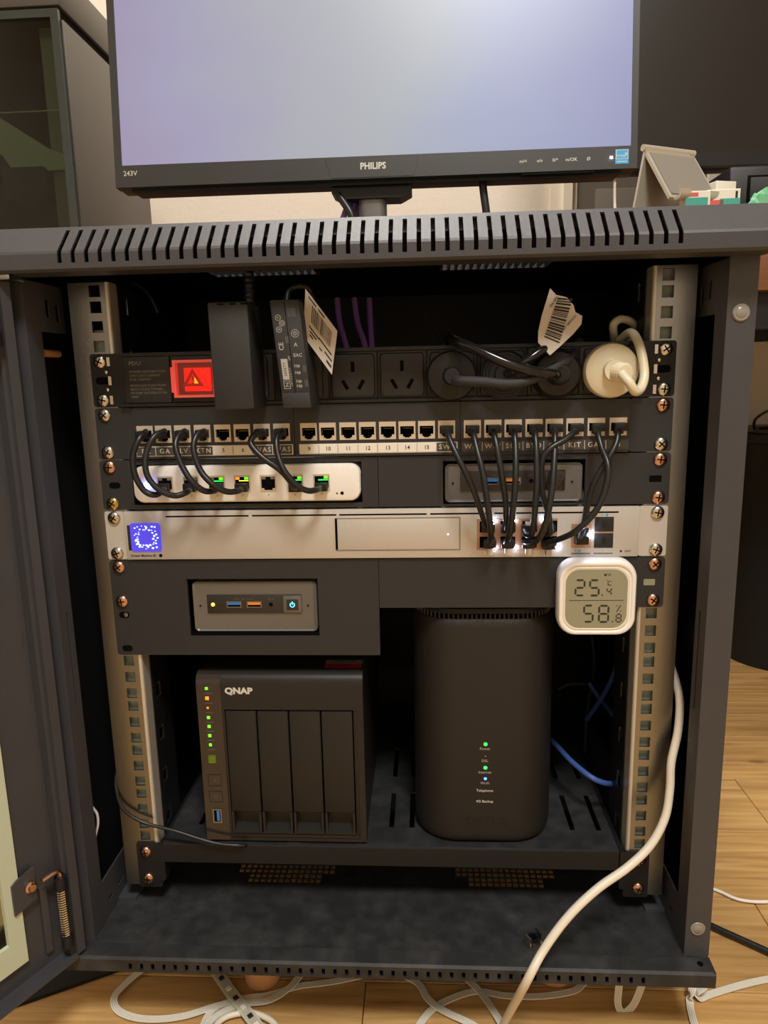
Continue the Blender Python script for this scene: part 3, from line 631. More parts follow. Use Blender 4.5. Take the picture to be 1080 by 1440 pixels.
bx('cover_hinge', RED_CLEAR, sw, -170.5, -168, -7.5, -3, -33, -12, r=0.5)
mx = [-130.5, -85.0, -39.5, 0.8, 41.3, 82.0, 122.8, 164.0, 206.5]
for i in range(8):
    x0, x1 = mx[i] + 0.4, mx[i + 1] - 0.4
    so = bx('socket_module', PLASTIC, pdu, x0, x1, -2.0, 0, -41.2, -2.8, r=0.5)
    cx = (x0 + x1) / 2
    b = MB(); b.prism(rr(cx - 18, cx + 18, -39.5, -4.5, 3.5), 'y', -2.3, -1.5); b.o('socket_rim', VOID, so)
    b = MB(); b.loft([[(p[0], y, p[1]) for p in rr(cx - a, cx + a, -22 - a, -22 + a - 0.6, 3.2)] for a, y in ((17.4, -2.2), (17.4, -2.8), (16.8, -3.2))]); b.o('socket_face', PLASTIC_ROUGH, so, smooth=True)
    if i in (2, 3):
        for dx, dz, a in ((0, 7.5, 0), (-6.6, -7.0, 30), (6.6, -7.0, -30)):
            q = MB(); q.box(-1.5, 1.5, -3.35, -2.6, -4.2, 4.2)
            ca, sa = math.cos(math.radians(a)), math.sin(math.radians(a))
            q.map(lambda x, y, z: (cx + dx + x * ca - z * sa, y, -22.5 + dz + x * sa + z * ca)); q.o('pin_slot', VOID, so)

# ---------------------------------------------------------------- adapters, plugs and their cables
def cable(name, m, pts, r, parent=None, n=10, k=6):
    b = MB(); b.tube(pts, r, n, k); return b.o(name, m, parent, smooth=True)
ad = thing('power_adapter', 'larger plain black power adapter plugged in beside the red switch', 'power adapter', (-106, -24, -46.5))
b = MB(); b.rbox(-123, -92, -48, -3.3, -46, 34.5, r=1.6)
b.map(lambda x, y, z: (x + (z + 46) * -0.012, y, z)); b.o('body', PLASTIC_ROUGH, ad, smooth=True)
b = MB(); b.box(-121, -95, -47, -12, 34.4, 35.2); b.o('top_seam', VOID, ad)
for i in range(3): bx('vent_slit', VOID, ad, -116 + i * 9, -111 + i * 9, -48.2, -46, 32.2, 33.4)
b = MB(); b.lathe([(4.6 if i % 2 else 3.6, i * 2.2) for i in range(12)], (-98, -20, 34), (0, 0.1, 1), 12); b.o('strain_relief', RUBBER, ad)
cable('cord', RUBBER, [(-98, -18, 50), (-98, -10, 62), (-97, 10, 70), (-96, 40, 74)], 2.6, ad)

ad2 = thing('power_adapter', 'narrow black power adapter with white printed markings and a paper tag', 'power adapter', (-62, -24, -46))
tlt = lambda x, y, z: (x + (z + 46) * -0.085, y, z)
b = MB(); b.rbox(-69.5, -47, -48, -3.3, -45.5, 35, r=1.4).map(tlt); bo = b.o('body', PLASTIC_ROUGH, ad2, smooth=True)
b = MB(); b.rbox(-69, -47.5, -49.2, -47, -45.5, -34, r=0.6).map(tlt); b.o('end_block', PLASTIC_ROUGH, ad2, smooth=True)
b = MB(); b.box(-58.6, -58.2, -48.3, -47.5, -45, 34).map(tlt); b.o('seam', VOID, ad2)
FR = ((0, 0, 1), (-1, 0, -0.085))
def on2(u, z): p = tlt(u, -48.12, z); return p
def print2(s, size, u, z, frame=None, bold=0.012, sx=1.0):
    p = on2(u, z); text(s, size, p[0], p[1], p[2], ad2, PRINT_M if not frame == 'w' else PRINT_W, 'CENTER', bold, sx=sx, frame=((-0.085, 0, 1), (-1, 0, -0.085)) if frame == 'v' else None)
def ring(u, z, r, t=0.35):
    p = on2(u, z); q = MB(); n = 18
    q.add([(p[0] + rr_ * math.cos(2 * math.pi * i / n), y, p[2] + rr_ * math.sin(2 * math.pi * i / n)) for y in (p[1], p[1] + 0.1) for rr_ in (r, r - t) for i in range(n)],
          [(i, (i + 1) % n, n + (i + 1) % n, n + i) for i in range(n)] + [(2 * n + i, 3 * n + i, 3 * n + (i + 1) % n, 2 * n + (i + 1) % n) for i in range(n)])
    q.o('printed_ring', PRINT_M, ad2)
for u, z, r in ((-64.5, 22, 2.2), (-62, 17.8, 2.2), (-64.8, 13.2, 2.2), (-53, 10.2, 3.0), (-53, 10.2, 1.6), (-62, 17.8, 1.1)): ring(u, z, r)
print2('N', 2.6, -64.8, 13.2); print2('CE', 5.0, -64.6, 0.8, 'v'); print2('S', 2.2, -53, 10.2); print2('3C', 1.8, -64.5, 22)
print2('A', 4.0, -53.6, 1.8); print2('LPS', 2.2, -59.8, -8, 'v'); print2('I N T E G R I T Y', 1.9, -60.2, -22, 'v'); print2('EAC', 3.6, -53, -6)
for k in range(5): print2('________', 1.6, -57.0 + k * 1.3, 25.5, 'v')
for k in range(3): print2('_______', 1.5, -61.2 + k * 0.9, 5.5, 'v')
for k in range(3): print2('______', 1.6, -50.6 + k * 1.0, -16, 'v'); print2('______', 1.6, -50.6 + k * 1.0, -27, 'v')
for z in (-14, -19, -25.5, -29): print2('H#', 3.2, -54.6, z)
p = tlt(-64, 0, -16); q = MB(); q.box(-66.5, -61.5, -48.2, -47.9, -24, -8.5).map(tlt); q.o('printed_block', PRINT_M, ad2)
p = tlt(-64, -48.26, -16.2); text('SAFETY', 3.2, p[0], p[1], p[2], ad2, PRINT, 'CENTER', 0.0, frame=((-0.085, 0, 1), (-1, 0, -0.085)))
q = MB(); q.plate(-66.5, -61.5, -31, -24.8, [(-66.1, -61.9, -30.6, -25.2)], YP, -48.2, -47.9).map(tlt); q.o('printed_frame', PRINT_M, ad2)
print2('Z', 4.2, -64, -28)
cable('cord', RUBBER, PATHS['adB'], 2.4, ad2)
def paper_tag(name, c, parent, bulge, nu=8, nv=8, th=0.3):
    """c: four corners TL TR BR BL; returns the surface function"""
    c = [Vector(p) for p in c]
    nrm = (c[1] - c[0]).cross(c[3] - c[0]).normalized()
    if nrm.y > 0: nrm = -nrm
    def f(u, v, off=0.0):
        p = c[0] * (1 - u) * (1 - v) + c[1] * u * (1 - v) + c[2] * u * v + c[3] * (1 - u) * v
        return p + nrm * (off + bulge * math.sin(math.pi * u) * 0.6 + bulge * 0.7 * math.sin(2.2 * math.pi * v))
    q = MB(); q.plate(0, 1, 0, 1, [], lambda u, v, w: f(u, v, w), 0.0, th, us=[i / nu for i in range(1, nu)], vs_=[i / nv for i in range(1, nv)])
    return q.o(name, PAPER, parent, smooth=True), f, th
def tag_bars(parent, f, th, rows, name='barcode'):
    q = MB()
    for (u0, u1, v0, v1) in rows:
        n = 4
        for k in range(n):
            a, b2 = v0 + (v1 - v0) * k / n, v0 + (v1 - v0) * (k + 1) / n
            q.add([f(u0, a, th + 0.12), f(u1, a, th + 0.12), f(u1, b2, th + 0.12), f(u0, b2, th + 0.12)], [(0, 1, 2, 3)])
    return q.o(name, PRINT, parent)
# parallelogram tag: TL, TR, BR, BL with v running down its length
tp, f, th = paper_tag('paper_tag', [(-51.5, -30, 44.5), (-28.5, -24, 12.5), (-34, -24, -21), (-54.5, -30, 9)], ad2, 1.0)
rnd = random.Random(5); rows = []
u = 0.22
while u < 0.86:
    w = rnd.choice((0.010, 0.016, 0.026)); rows.append((u, u + w, 0.16, 0.52)); u += w + rnd.choice((0.012, 0.02))
tag_bars(tp, f, th, rows)
tag_bars(tp, f, th, [(0.16, 0.5, 0.62, 0.66), (0.2, 0.42, 0.70, 0.74), (0.2, 0.62, 0.78, 0.82), (0.5, 0.92, 0.60, 0.64), (0.7, 0.95, 0.72, 0.76), (0.78, 0.95, 0.84, 0.90), (0.1, 0.6, 0.06, 0.1)], 'printed_line')

plugs = [('E', 61, 'leftmost round black plug in the power strip with braided cord', RUBBER),
         ('F', 103.5, 'middle ribbed round black plug in the power strip with tagged cord', RUBBER),
         ('G', 144.5, 'round black plug with a glossy thick cord beside the white plug', RUBBER)]
for key, x, lab, m in plugs:
    t = thing('mains_plug', lab, 'plug', (x, -12, -43), 'round black mains plugs')
    prof = {'E': [(19, 0), (20, -2), (20, -9), (18.6, -12), (13, -13.5), (7.5, -14), (6.6, -24), (6, -27), (0.05, -27)],
            'F': [(18, 0), (19.5, -3), (19.5, -8), (18, -9), (17.6, -10.5), (15.8, -10.5), (15.4, -12.5), (13.4, -12.5), (13.0, -14.5), (9, -14.5), (8.4, -19), (0.05, -19)],
            'G': [(19, 0), (20, -2), (20, -7), (17, -13), (9.5, -15), (8, -24), (7, -26), (0.05, -26)]}[key]
    b = MB(); b.lathe([(0.1, 0)] + prof, (x, -3.3, -24), (0, 1, 0), 30)
    b.o('plug_body', PLASTIC, t, smooth=True)
    if key == 'E':
        c = cable('cord', PLASTIC_ROUGH, PATHS['plugE'], lambda s: 4.4 - 1.0 * min(1, s * 1.4), t, 12)
    elif key == 'G':
        c = cable('cord', GLOSS, PATHS['plugG'], 4.0, t, 12)
        b = MB(); b.lathe([(5.5 if i % 2 else 4.9, -i * 2.0) for i in range(5)], (x, -24, -24), (0, 1, 0.1), 14); b.o('strain_relief', GLOSS, t)
    else:
        c = cable('cord', GLOSS, PATHS['plugF'], 3.7, t, 12)
        tp = MB(); poly = [(135.5, 40), (140, 35), (148, 33), (153.5, 27), (155, 22), (160.5, 19), (160, 13), (154, 6), (143, -4), (136, -10), (131.5, -5), (127, 0), (127, 8), (129.5, 20)]
        tp.prism([(p[0], p[1]) for p in poly], 'y', -28, -27.6)
        tp.map(lambda x_, y_, z_: (x_, y_ + 0.012 * (x_ - 140) ** 2 * 0.5 + 0.05 * (z_ - 10), z_)); tp = tp.o('paper_tag', PAPER, t)
        q = MB(); rnd = random.Random(9); uu = 0.0
        while uu < 1.0:
            w = rnd.choice((0.02, 0.035, 0.05))
            A = Vector((133.0, 0, 28)).lerp(Vector((129.5, 0, 5)), 0); p0 = Vector((131.5, 0, 4)).lerp(Vector((141, 0, 32)), uu); p1 = p0 + Vector((11.5, 0, -5 + 4 * uu))
            e = (p1 - p0) * 1.0; d_ = Vector((9.5, 0, 28)).normalized() * w * 29
            pts = [p0, p1, p1 + d_, p0 + d_]
            q.add([(v_.x, -28.15 + 0.006 * (v_.x - 140) ** 2 + 0.05 * (v_.z - 10), v_.z) for v_ in pts], [(0, 1, 2, 3)])
            uu += w + rnd.choice((0.02, 0.035))
        q.o('barcode', PRINT, tp)
        text('CN251 18MON59', 2.3, 149.5, -27.7, 13, tp, PRINT, 'CENTER', 0.0, frame=((0.68, 0, 0.73), (-0.73, 0, 0.68)))
        text('DA.0X1', 2.8, 138.5, -27.2, 30, tp, PRINT, 'CENTER', 0.01, frame=((0.55, 0, 0.83), (-0.83, 0, 0.55)))
t = thing('mains_plug', 'round cream-white plug at the right end of the power strip', 'plug', (188, -12, -45))
b = MB(); b.lathe([(0.1, 0), (20.6, 0), (21.4, -2), (21.6, -9), (20.5, -13), (16, -15.5), (9.5, -16.5), (8.6, -17), (8, -22)] , (187, -3.3, -22.5), (0, 1, 0), 36); b.o('plug_body', CREAM_PL, t, smooth=True)
b = MB(); b.lathe([(7.4 if i % 2 else 6.2, -i * 1.8) for i in range(9)] + [(0.05, -14.5)], (188.5, -21, -23), (-0.28, 1, 0.10), 18); b.o('strain_relief', CREAM_PL, t, smooth=False)
cable('cord', CREAM_PL, PATHS['plugH'], 3.6, t, 12); cable('cord', CREAM_PL, PATHS['loopH'], 3.4, t, 10)

# ---------------------------------------------------------------- patch panel
pp = thing('patch_bay', 'black patch panel with twenty-four beige jacks and label strips', 'patch panel', (0, 20, -89))
PXS = [-198, -182, -165.5, -148.5, -131.2, -114.5, -97.5, -80.8] + [-58, -42, -25, -8.6, 8.2, 24.4, 40.6, 57.2] + [78.4, 95.2, 111.8, 128.8, 145.2, 162, 179.2, 196.8]
HZ = -67.5
hl = [(x - 7.1, x + 7.1, HZ - 7.4, HZ + 7.4) for x in PXS]
for x0, x1 in ((-208, -70.4), (-70, 68.2), (68.6, 206)):
    b = MB(); b.plate(x0, x1, -88.5, -45, [h for h in hl if x0 < h[0] < x1], YP, -2.0, 1.5); b.o('jack_module', PANEL, pp)
bx('body', VOID, pp, -208, 206, 11, 34, -88, -46)
for s in (-1, 1):
    xi = -208.4 if s < 0 else 206.4
    b = MB(); b.prism(rr(min(xi, s * 241), max(xi, s * 241), -88.6, -44.9, 2.5), 'y', 0, 2); b.o('mounting_ear', PANEL, pp)
    for z in (-50.8, -82.55): screw(s * 232.5, z, pp, 'silver' if not (s > 0 and z > -60) else 'copper')
    bx('body', STEEL_DARK, pp, min(s * 206, s * 208), max(s * 206, s * 208), 1.6, 34, -88, -46)
b = MB(); b.plate(-7.0, 7.0, -7.3, 7.3, [(-5.7, 5.7, -3.6, 3.3), (-3.6, 3.6, -5.4, -3.6), (-2.2, 2.2, -6.4, -5.4)], YP, -2.6, 1.0)
b.box(-6.5, 6.5, 10, 11, -6.5, 4.5).mat(1); b.box(-5.7, 5.7, 8, 9, -6.4, 3.3)
for k in range(8): b.mat(2).box(-3.6 + k, -3.3 + k, 2, 7, 1.2, 1.6)
jack0 = b.o('jack', [JACK, VOID, BRASS], pp, origin=(0, 0, 0))
jm = jack0.data; bpy.data.objects.remove(jack0)
for x in PXS: link('jack', jm, (x, 0, HZ), pp)
names = ['PC', 'GA', 'LV', 'KTN', '5', '6', 'WAS', 'WAS', '9', '10', '11', '12', '13', '14', '15', 'SW1', 'WP1', 'WP2', 'SOE', 'BYD', 'GK', 'KIT', 'GAR', 'N']
for g in range(3):
    xs = PXS[g * 8:g * 8 + 8]
    bx('label_holder', LABEL_W if g < 2 else LABEL_D, pp, xs[0] - 8.5, xs[-1] + 9.0, -2.4, -2.0, -86.3, -77.8)
for i, (x, s) in enumerate(zip(PXS, names)):
    dark = not s.isdigit()
    x0 = x - 8.1; x1 = x + 8.1
    l = bx('port_label', LABEL_D if dark else LABEL_W, pp, x0, x1, -2.8, -2.4, -85.6, -78.4)
    text(s, 5.8 if dark else 4.6, x, -2.95, -82.0, l, PRINT_W if dark else PRINT, 'CENTER', 0.012, spacing=1.25 if dark else 1.0)
    if i % 8 != 7: bx('label_divider', DIV if dark else PRINT_G, pp, x1 - 0.1, x1 + 0.25, -2.9, -2.4, -85.6, -78.4)

# ---------------------------------------------------------------- 3D-printed mounting panel, upper row
def half_panel(parent, x0, x1, z0, z1, holes, ear_side, kinds, screws, m=PANEL):
    """panel half with a rounded mounting ear"""
    ex = 218.0
    if ear_side < 0: a, c = -ex, x1
    else: a, c = x0, ex
    b = MB(); b.plate(a, c, z0, z1, holes, YP, 0.0, 3.0); h = b.o('panel_half', m, parent)
    e0, e1 = (-241.3, -ex + 0.01) if ear_side < 0 else (ex - 0.01, 241.3)
    pts = rr(e0, e1, z0, z1, 3.0)
    pts = [((e1 if (ear_side < 0 and p[0] > e1 - 3.1) else (e0 if (ear_side > 0 and p[0] < e0 + 3.1) else p[0])), (z1 if p[1] > z1 - 3.1 and ((ear_side < 0 and p[0] > e1 - 3.1) or (ear_side > 0 and p[0] < e0 + 3.1)) else (z0 if p[1] < z0 + 3.1 and ((ear_side < 0 and p[0] > e1 - 3.1) or (ear_side > 0 and p[0] < e0 + 3.1)) else p[1]))) for p in pts]
    cl = []
    for p in pts:
        if not cl or abs(p[0] - cl[-1][0]) + abs(p[1] - cl[-1][1]) > 0.05: cl.append(p)
    b = MB(); b.prism(cl, 'y', 0.0, 2.0); b.o('mounting_ear', m, parent)
    for z, k in screws: screw(ear_side * 232.5, z, parent, k)
    return h
up = thing('mounting_panel', 'one-unit black mounting panel framing the white switch and upper mini computer', 'rack panel', (0, 2, -132.8))
half_panel(up, -241, -0.9, -132.6, -89.6, [(-213.5, -14.5, -128.5, -93.5)], -1, 0, ((-95.25, 'copper'), (-127, 'brass')))
half_panel(up, -0.4, 241, -132.6, -89.6, [(54, 172, -131, -94.0)], 1, 0, ((-95.25, 'copper'), (-127, 'copper')))
for s in (-1, 1):
    b = MB(); b.prism(rr(s * 229.5 - 5, s * 229.5 + 5, -114, -108.5, 2.7 if s < 0 else 0.5), 'y', -0.15, 0.2); b.o('ear_slot', VOID, up)

sw8 = thing('network_switch', 'white rounded network switch with seven visible ports in the upper panel', 'network switch', (-114, 20, -126))
b = MB()
rings = []
for a, y in ((2.6, -4.0), (0.9, -3.4), (0.0, -1.6), (0.0, 60.0)):
    rings.append([(p[0], y, p[1]) for p in rr(-212 + a, -15.5 - a, -126.5 + a, -94.6 - a, 9 - a * 0.8, 8)])
b.loft(rings); b.o('shell', WHITE_PL, sw8, smooth=True)
b = MB(); b.prism(rr(-212, -15.5, -128.2, -95, 9, 8), 'y', 1, 58); b.o('base_tray', VOID, sw8)
SX = [-183.4, -160.8, -138.3, -116.4, -94, -71, -48.4]
for i, x in enumerate(SX):
    b = MB(); b.plate(x - 7.0, x + 7.0, -117.2, -103.0, [(x - 5.9, x + 5.9, -114.5, -104.6), (x - 3.6, x + 3.6, -116.2, -114.5)], YP, -4.7, -3.9)
    jk = b.o('port', JACK, sw8)
    bx('port_cavity', VOID, jk, x - 5.9, x + 5.9, -4.35, -4.05, -116.2, -104.6)
    col = {2: (L_DIM, L_LIME), 3: (L_AMBER, L_LIME), 5: (L_DIM, L_LIME), 6: (VOID, L_LIME)}.get(i)
    if col:
        bx('link_light', col[0], jk, x - 5.4, x - 2.2, -5.0, -4.3, -106.8, -104.9); bx('link_light', col[1], jk, x + 2.2, x + 5.4, -5.0, -4.3, -106.8, -104.9)
        bx('link_light', {3: L_YELLOW}.get(i, L_GREEN), jk, x - 2.6, x + 5.4, -4.7, -4.3, -108.2, -107.6)
    else:
        bx('light_window', PRINT_G, jk, x - 5.4, x - 2.2, -4.8, -4.3, -106.8, -104.9); bx('light_window', PRINT_G, jk, x + 2.2, x + 5.4, -4.8, -4.3, -106.8, -104.9)
    text(str(i + 1) + '"', 2.4, x, -4.2, -120.4, sw8, PRINT_G)
dot(-199.3, -4.0, -111.3, 2.0, sw8, L_BLUEW, h=2.2)
dot(-35.6, -4.05, -119.8, 0.8, sw8, PRINT, 'reset_hole', 0.1)
b = MB(); b.lathe([(1.6, 0), (1.6, -0.15), (1.2, -0.15), (1.2, 0)], (-31.3, -4.02, -119.6), (0, 1, 0), 16); b.o('printed_ring', PRINT_G, sw8)

def mini_pc(name, label, x0, x1, z0, z1, y, lit):
    t = thing(name, label, 'mini computer', ((x0 + x1) / 2, y + 50, z0))
    rings = []
    for a, yy in ((3.0, y + 1.2), (1.2, y), (0.6, y), (0.0, y + 0.8), (0, y + 100)):
        rings.append([(p[0], yy, p[1]) for p in rr(x0 + a, x1 - a, z0 + a * 0.6, z1 - a * 0.6, 4.5 - a, 6)])
    b = MB(); b.loft(rings); b.o('shell', GREY_METAL, t, smooth=True)
    w = x1 - x0; cx = (x0 + x1) / 2; cz = z0 + (z1 - z0) * 0.55
    fx0, fx1 = x0 + w * 0.115, x1 - w * 0.125; fh = 8.6
    fp = bx('face_plate', DARK_METAL, t, fx0, fx1, y - 0.2, y + 1.4, cz - fh, cz + fh, r=0.5)
    X = lambda k: x0 + w * k
    for k, m in ((0.335, USB_BLUE), (0.497, USB_ORANGE)):
        b = MB(); b.plate(X(k) - 6.6, X(k) + 6.6, cz - 2.9, cz + 2.9, [(X(k) - 5.8, X(k) + 5.8, cz - 2.2, cz + 2.2)], YP, y - 0.9, y - 0.1); us = b.o('usb_port', GALV, t)
        bx('usb_tongue', m, us, X(k) - 5.6, X(k) + 5.6, y - 0.6, y - 0.2, cz - 0.4, cz + 1.9)
        bx('usb_cavity', VOID, us, X(k) - 5.8, X(k) + 5.8, y - 0.35, y - 0.1, cz - 2.2, cz - 0.4)
    dot(X(0.63), y - 0.25, cz - 0.2, 1.9, t, VOID, 'audio_jack', 0.15)
    text('SS', 2.0, X(0.41), y - 0.35, cz + 4.8, t, PRINT_G); text('<) / n', 2.4, X(0.63), y - 0.35, cz + 4.8, t, PRINT_G)
    for a in (-1, 1): bx('printed_line', PRINT_G, t, X(0.41) + (3 if a > 0 else -9), X(0.41) + (9 if a > 0 else -3), y - 0.3, y - 0.2, cz + 4.7, cz + 4.9)
    pb = bx('power_button', MATS['nas_gloss_strip'] if not lit else GREY_METAL, t, X(0.73), X(0.875), y - 0.7, y - 0.1, cz - 7.8, cz + 7.8, r=0.3)
    bx('button_key', DARK_METAL, pb, X(0.757), X(0.85), y - 1.1, y - 0.6, cz - 5.4, cz + 4.6, r=0.3)
    if lit:
        b = MB(); n = 20
        b.add([(X(0.803) + r_ * math.cos(a_), yy, cz - 0.4 + r_ * math.sin(a_)) for yy in (y - 1.3, y - 1.1) for r_ in (2.3, 1.6) for a_ in [math.radians(115 + 310 * i / n) for i in range(n + 1)]],
              [(i, i + 1, n + 2 + i, n + 1 + i) for i in range(n)])
        b.box(X(0.803) - 0.35, X(0.803) + 0.35, y - 1.3, y - 1.1, cz - 0.2, cz + 2.6); b.o('power_symbol', L_CYAN, pb)
        dot(X(0.163), y - 0.3, cz - 0.2, 1.7, t, L_YELLOW)
    else:
        text('O', 2.6, X(0.17), y - 0.35, cz, t, PRINT_G)
    for k in (0.06, 0.925): dot(X(k), y - 0.02, cz - 1.5, 0.9, t, VOID, 'microphone_hole', 0.1)
    return t
mini_pc('mini_computer', 'grey mini computer behind the hanging patch cables in the upper panel', 55.5, 170.5, -130, -97, 2.0, False)

# ---------------------------------------------------------------- silver gateway
gw = thing('network_gateway', 'silver rack gateway with glowing blue square display and white port lights', 'gateway', (0, 20, -177.5))
bx('face', ALU, gw, -223.5, 217.5, -2.5, 1, -177, -134, r=0.5)
bx('chassis', ALU, gw, -215, 215, 1, 285, -176.5, -134.5)
for s in (-1, 1):
    e0, e1 = (-241, -224) if s < 0 else (218, 241)
    b = MB(); b.prism(rr(e0, e1, -177, -134, 1.6), 'y', -0.4, 2.0); b.o('mounting_ear', ALU, gw)
    for z in (-139.7, -171.45): screw(s * 232.5, z, gw, 'silver', y=-0.4)
for x0, x1 in ((-186, -113), (-110, -37), (-34.5, 40), (43, 92), (97, 200)): bx('air_slit', VOID, gw, x0, x1, -2.65, -2.3, -139.3, -138.0)
dp = bx('display_bezel', PRINT, gw, -224 + 3, -212, -2.9, -2.4, -168.5, -146, r=0.2)
SC = mat('gateway_display', (60, 50, 170), 0.3, emit=1.0, ergb=(74, 62, 205))
b = MB(); b.prism(rr(-218.3, -191.4, -169.6, -144.2, 2.5), 'y', -3.1, -2.5); ds = b.o('display', SC, gw)
b = MB(); rnd = random.Random(2)
for i in range(46):
    a = 2 * math.pi * i / 23 + rnd.uniform(-0.1, 0.1); r_ = (7.4 if i < 23 else 10.2) + rnd.uniform(-1.0, 1.0)
    k = max(abs(math.cos(a)), abs(math.sin(a))) ** 0.6
    x, z = -204.8 + r_ * math.cos(a) / k * 0.95, -156.9 + r_ * math.sin(a) / k * 0.95; q = rnd.uniform(0.4, 1.0)
    b.box(x - q, x + q, -3.25, -3.05, z - q * 0.8, z + q * 0.8)
b.o('light_dots', led('display_dots', (120, 140, 255), 5.0), ds)
text('Dream Machine SE', 2.9, -219.5, -2.65, -173.4, gw, PRINT, 'LEFT', 0.02)
b = MB(); b.lathe([(1.6, 0), (1.6, -0.2), (0.9, -0.2), (0.9, 0)], (-193, -2.6, -173.4), (0, 1, 0), 8); b.o('printed_mark', PRINT, gw)
b = MB(); b.plate(-38.5, 68.5, -170.5, -141.5, [(-37.6, 67.6, -169.8, -142.2)], YP, -2.7, -2.3); b.o('bay_gap', PRINT_G, gw)
by = bx('drive_bay_door', ALU, gw, -37.2, 67.3, -3.0, -2.3, -169.5, -142.5, r=0.4)
bx('bay_latch', VOID, by, -38.5, -36.5, -3.2, -2.4, -169, -142)
dot(58, -3.0, -156.3, 0.8, by, L_SOFT, h=0.3)
GX = [91, 108.5, 126.6, 143.4]; GZ = [-150.2, -163.6]
b = MB(); b.plate(82.5, 147, -170.2, -143.4, [(x - 6.3, x + 6.3, z - 4.9, z + 4.9) for x in GX for z in GZ], YP, -3.1, -2.4); blk = b.o('port_block', mat('port_block_shell', (168, 132, 108), 0.4, 0.4), gw)
for x in GX:
    for z in GZ: bx('port_cavity', VOID, blk, x - 6.3, x + 6.3, -2.75, -2.5, z - 4.9, z + 4.9)
    text(str(1 + 2 * GX.index(x)), 2.0, x, -2.7, -141.4, gw, PRINT_G)
for x, z, k in ((97.5, -144.9, 1), (114.6, -145, 0), (137, -144.5, 1), (98, -168.5, 1), (115.5, -168.6, 1), (150.4, -168.4, 1)):
    dot(x, -3.1, z, 1.3 if k else 0.8, blk, L_WHITE, h=1.8)
b = MB(); b.plate(161.5, 178, -169, -148.5, [(164, 176, -165.5, -152)], YP, -3.0, -2.4); wp = b.o('wan_port', MATS['port_block_shell'], gw)
bx('port_cavity', VOID, wp, 164, 176, -2.75, -2.5, -165.5, -152); dot(176.6, -3.3, -157.8, 1.9, wp, L_WHITE, h=2.2)
for z0 in (-155.2, -169.3):
    sp = bx('fibre_cage', PRINT, gw, 180.6, 196.4, -3.0, -2.4, z0, z0 + 12.6, r=0.3)
    b = MB(); b.prism(rr(186.6, 190.4, z0 + 3, z0 + 9.5, 1.8), 'y', -3.5, -3.0); b.o('cage_latch', PLASTIC, sp)
bx('fibre_bridge', MATS['port_block_shell'], gw, 180.6, 196.4, -2.9, -2.4, -156.6, -155.3)
for x in (169.8, 188.5): bx('port_caption', PRINT_G, gw, x - 8, x + 8, -2.7, -2.4, -174.8, -173.5)
dot(168.5, -2.55, -171.9, 1.2, gw, STICKER_BLUE, 'printed_mark', 0.12); dot(190.5, -2.55, -141.0, 1.2, gw, STICKER_BLUE, 'printed_mark', 0.12)
text('9', 2.0, 165.6, -2.65, -171.9, gw, PRINT); text('11', 2.0, 188, -2.65, -171.9, gw, PRINT_G); text('10', 2.0, 186.5, -2.65, -141.0, gw, PRINT_G)
dot(203.2, -2.55, -172.3, 1.0, gw, PRINT, 'reset_hole', 0.1); text('RESET', 2.0, 209, -2.65, -172.3, gw, PRINT)

# ---------------------------------------------------------------- lower mounting panel and mini computer
lo = thing('mounting_panel', 'stepped black mounting panel around the lower mini computer below the silver gateway', 'rack panel', (-60, 2, -267))
half_panel(lo, -241, -2.4, -266.6, -178.4, [(-172.5, -56, -248.4, -195.6)], -1, 0, ((-184.2, 'copper'), (-215.9, 'copper')))
half_panel(lo, -2.0, 241, -222.6, -178.4, [], 1, 0, ((-184.2, 'copper'), (-215.9, 'copper')))
for z, m in ((-228.6, VOID), (-260.3, VOID)):
    b = MB(); b.prism(rr(-236.5, -227, z - 2.9, z + 2.9, 2.8), 'y', -0.15, 0.2); b.o('ear_slot', m, lo)
dot(-230.5, -0.2, -228.6, 2.0, lo, GALV, 'nut_glint', 0.1)
b = MB(); b.prism(rr(224, 233.5, -203, -197.5, 0.8), 'y', -0.15, 0.2); b.o('ear_slot', LCD, lo)
mini_pc('mini_computer', 'grey mini computer with lit blue power button in the lower panel', -169.5, -57.5, -245.5, -199, 3.0, True)
bx('cradle', VOID, lo, -172.4, -56.1, 1, 110, -248.3, -245.8)

# ---------------------------------------------------------------- thermometer
th_ = thing('thermometer', 'white rounded digital thermometer reading 25.4 and 58.8 on the lower panel', 'thermometer', (182, -8, -243))
def sq(cx, cz, a, n=10, r=0.36): return rr(cx - a, cx + a, cz - a, cz + a, a * r * 1.3, n)
b = MB(); rings = []
for a, y in ((31.0, -0.05), (32.4, -2), (32.6, -10), (32.2, -15), (31.0, -17.2), (29.8, -17.6), (28.6, -17.3), (27.8, -16.4)):
    rings.append([(p[0], y, p[1]) for p in sq(181.5 + (y + 17) * 0.05, -209.5, a)])
b.loft(rings); b.o('case', WHITE_PL, th_, smooth=True)
b = MB(); b.loft([[(p[0], y, p[1]) for p in sq(180.7, -209.5, a)] for a, y in ((27.4, -16.2), (27.4, -17.0), (26.6, -17.3), (25.6, -16.9))]); b.o('bezel_ring', WHITE_CABLE, th_, smooth=True)
b = MB(); b.prism(sq(180.7, -209.6, 25.4), 'y', -17.1, -16.3); lc = b.o('display', LCD, th_)
SEGS = {'0': 'abcdef', '2': 'abged', '4': 'fgbc', '5': 'afgcd', '8': 'abcdefg'}
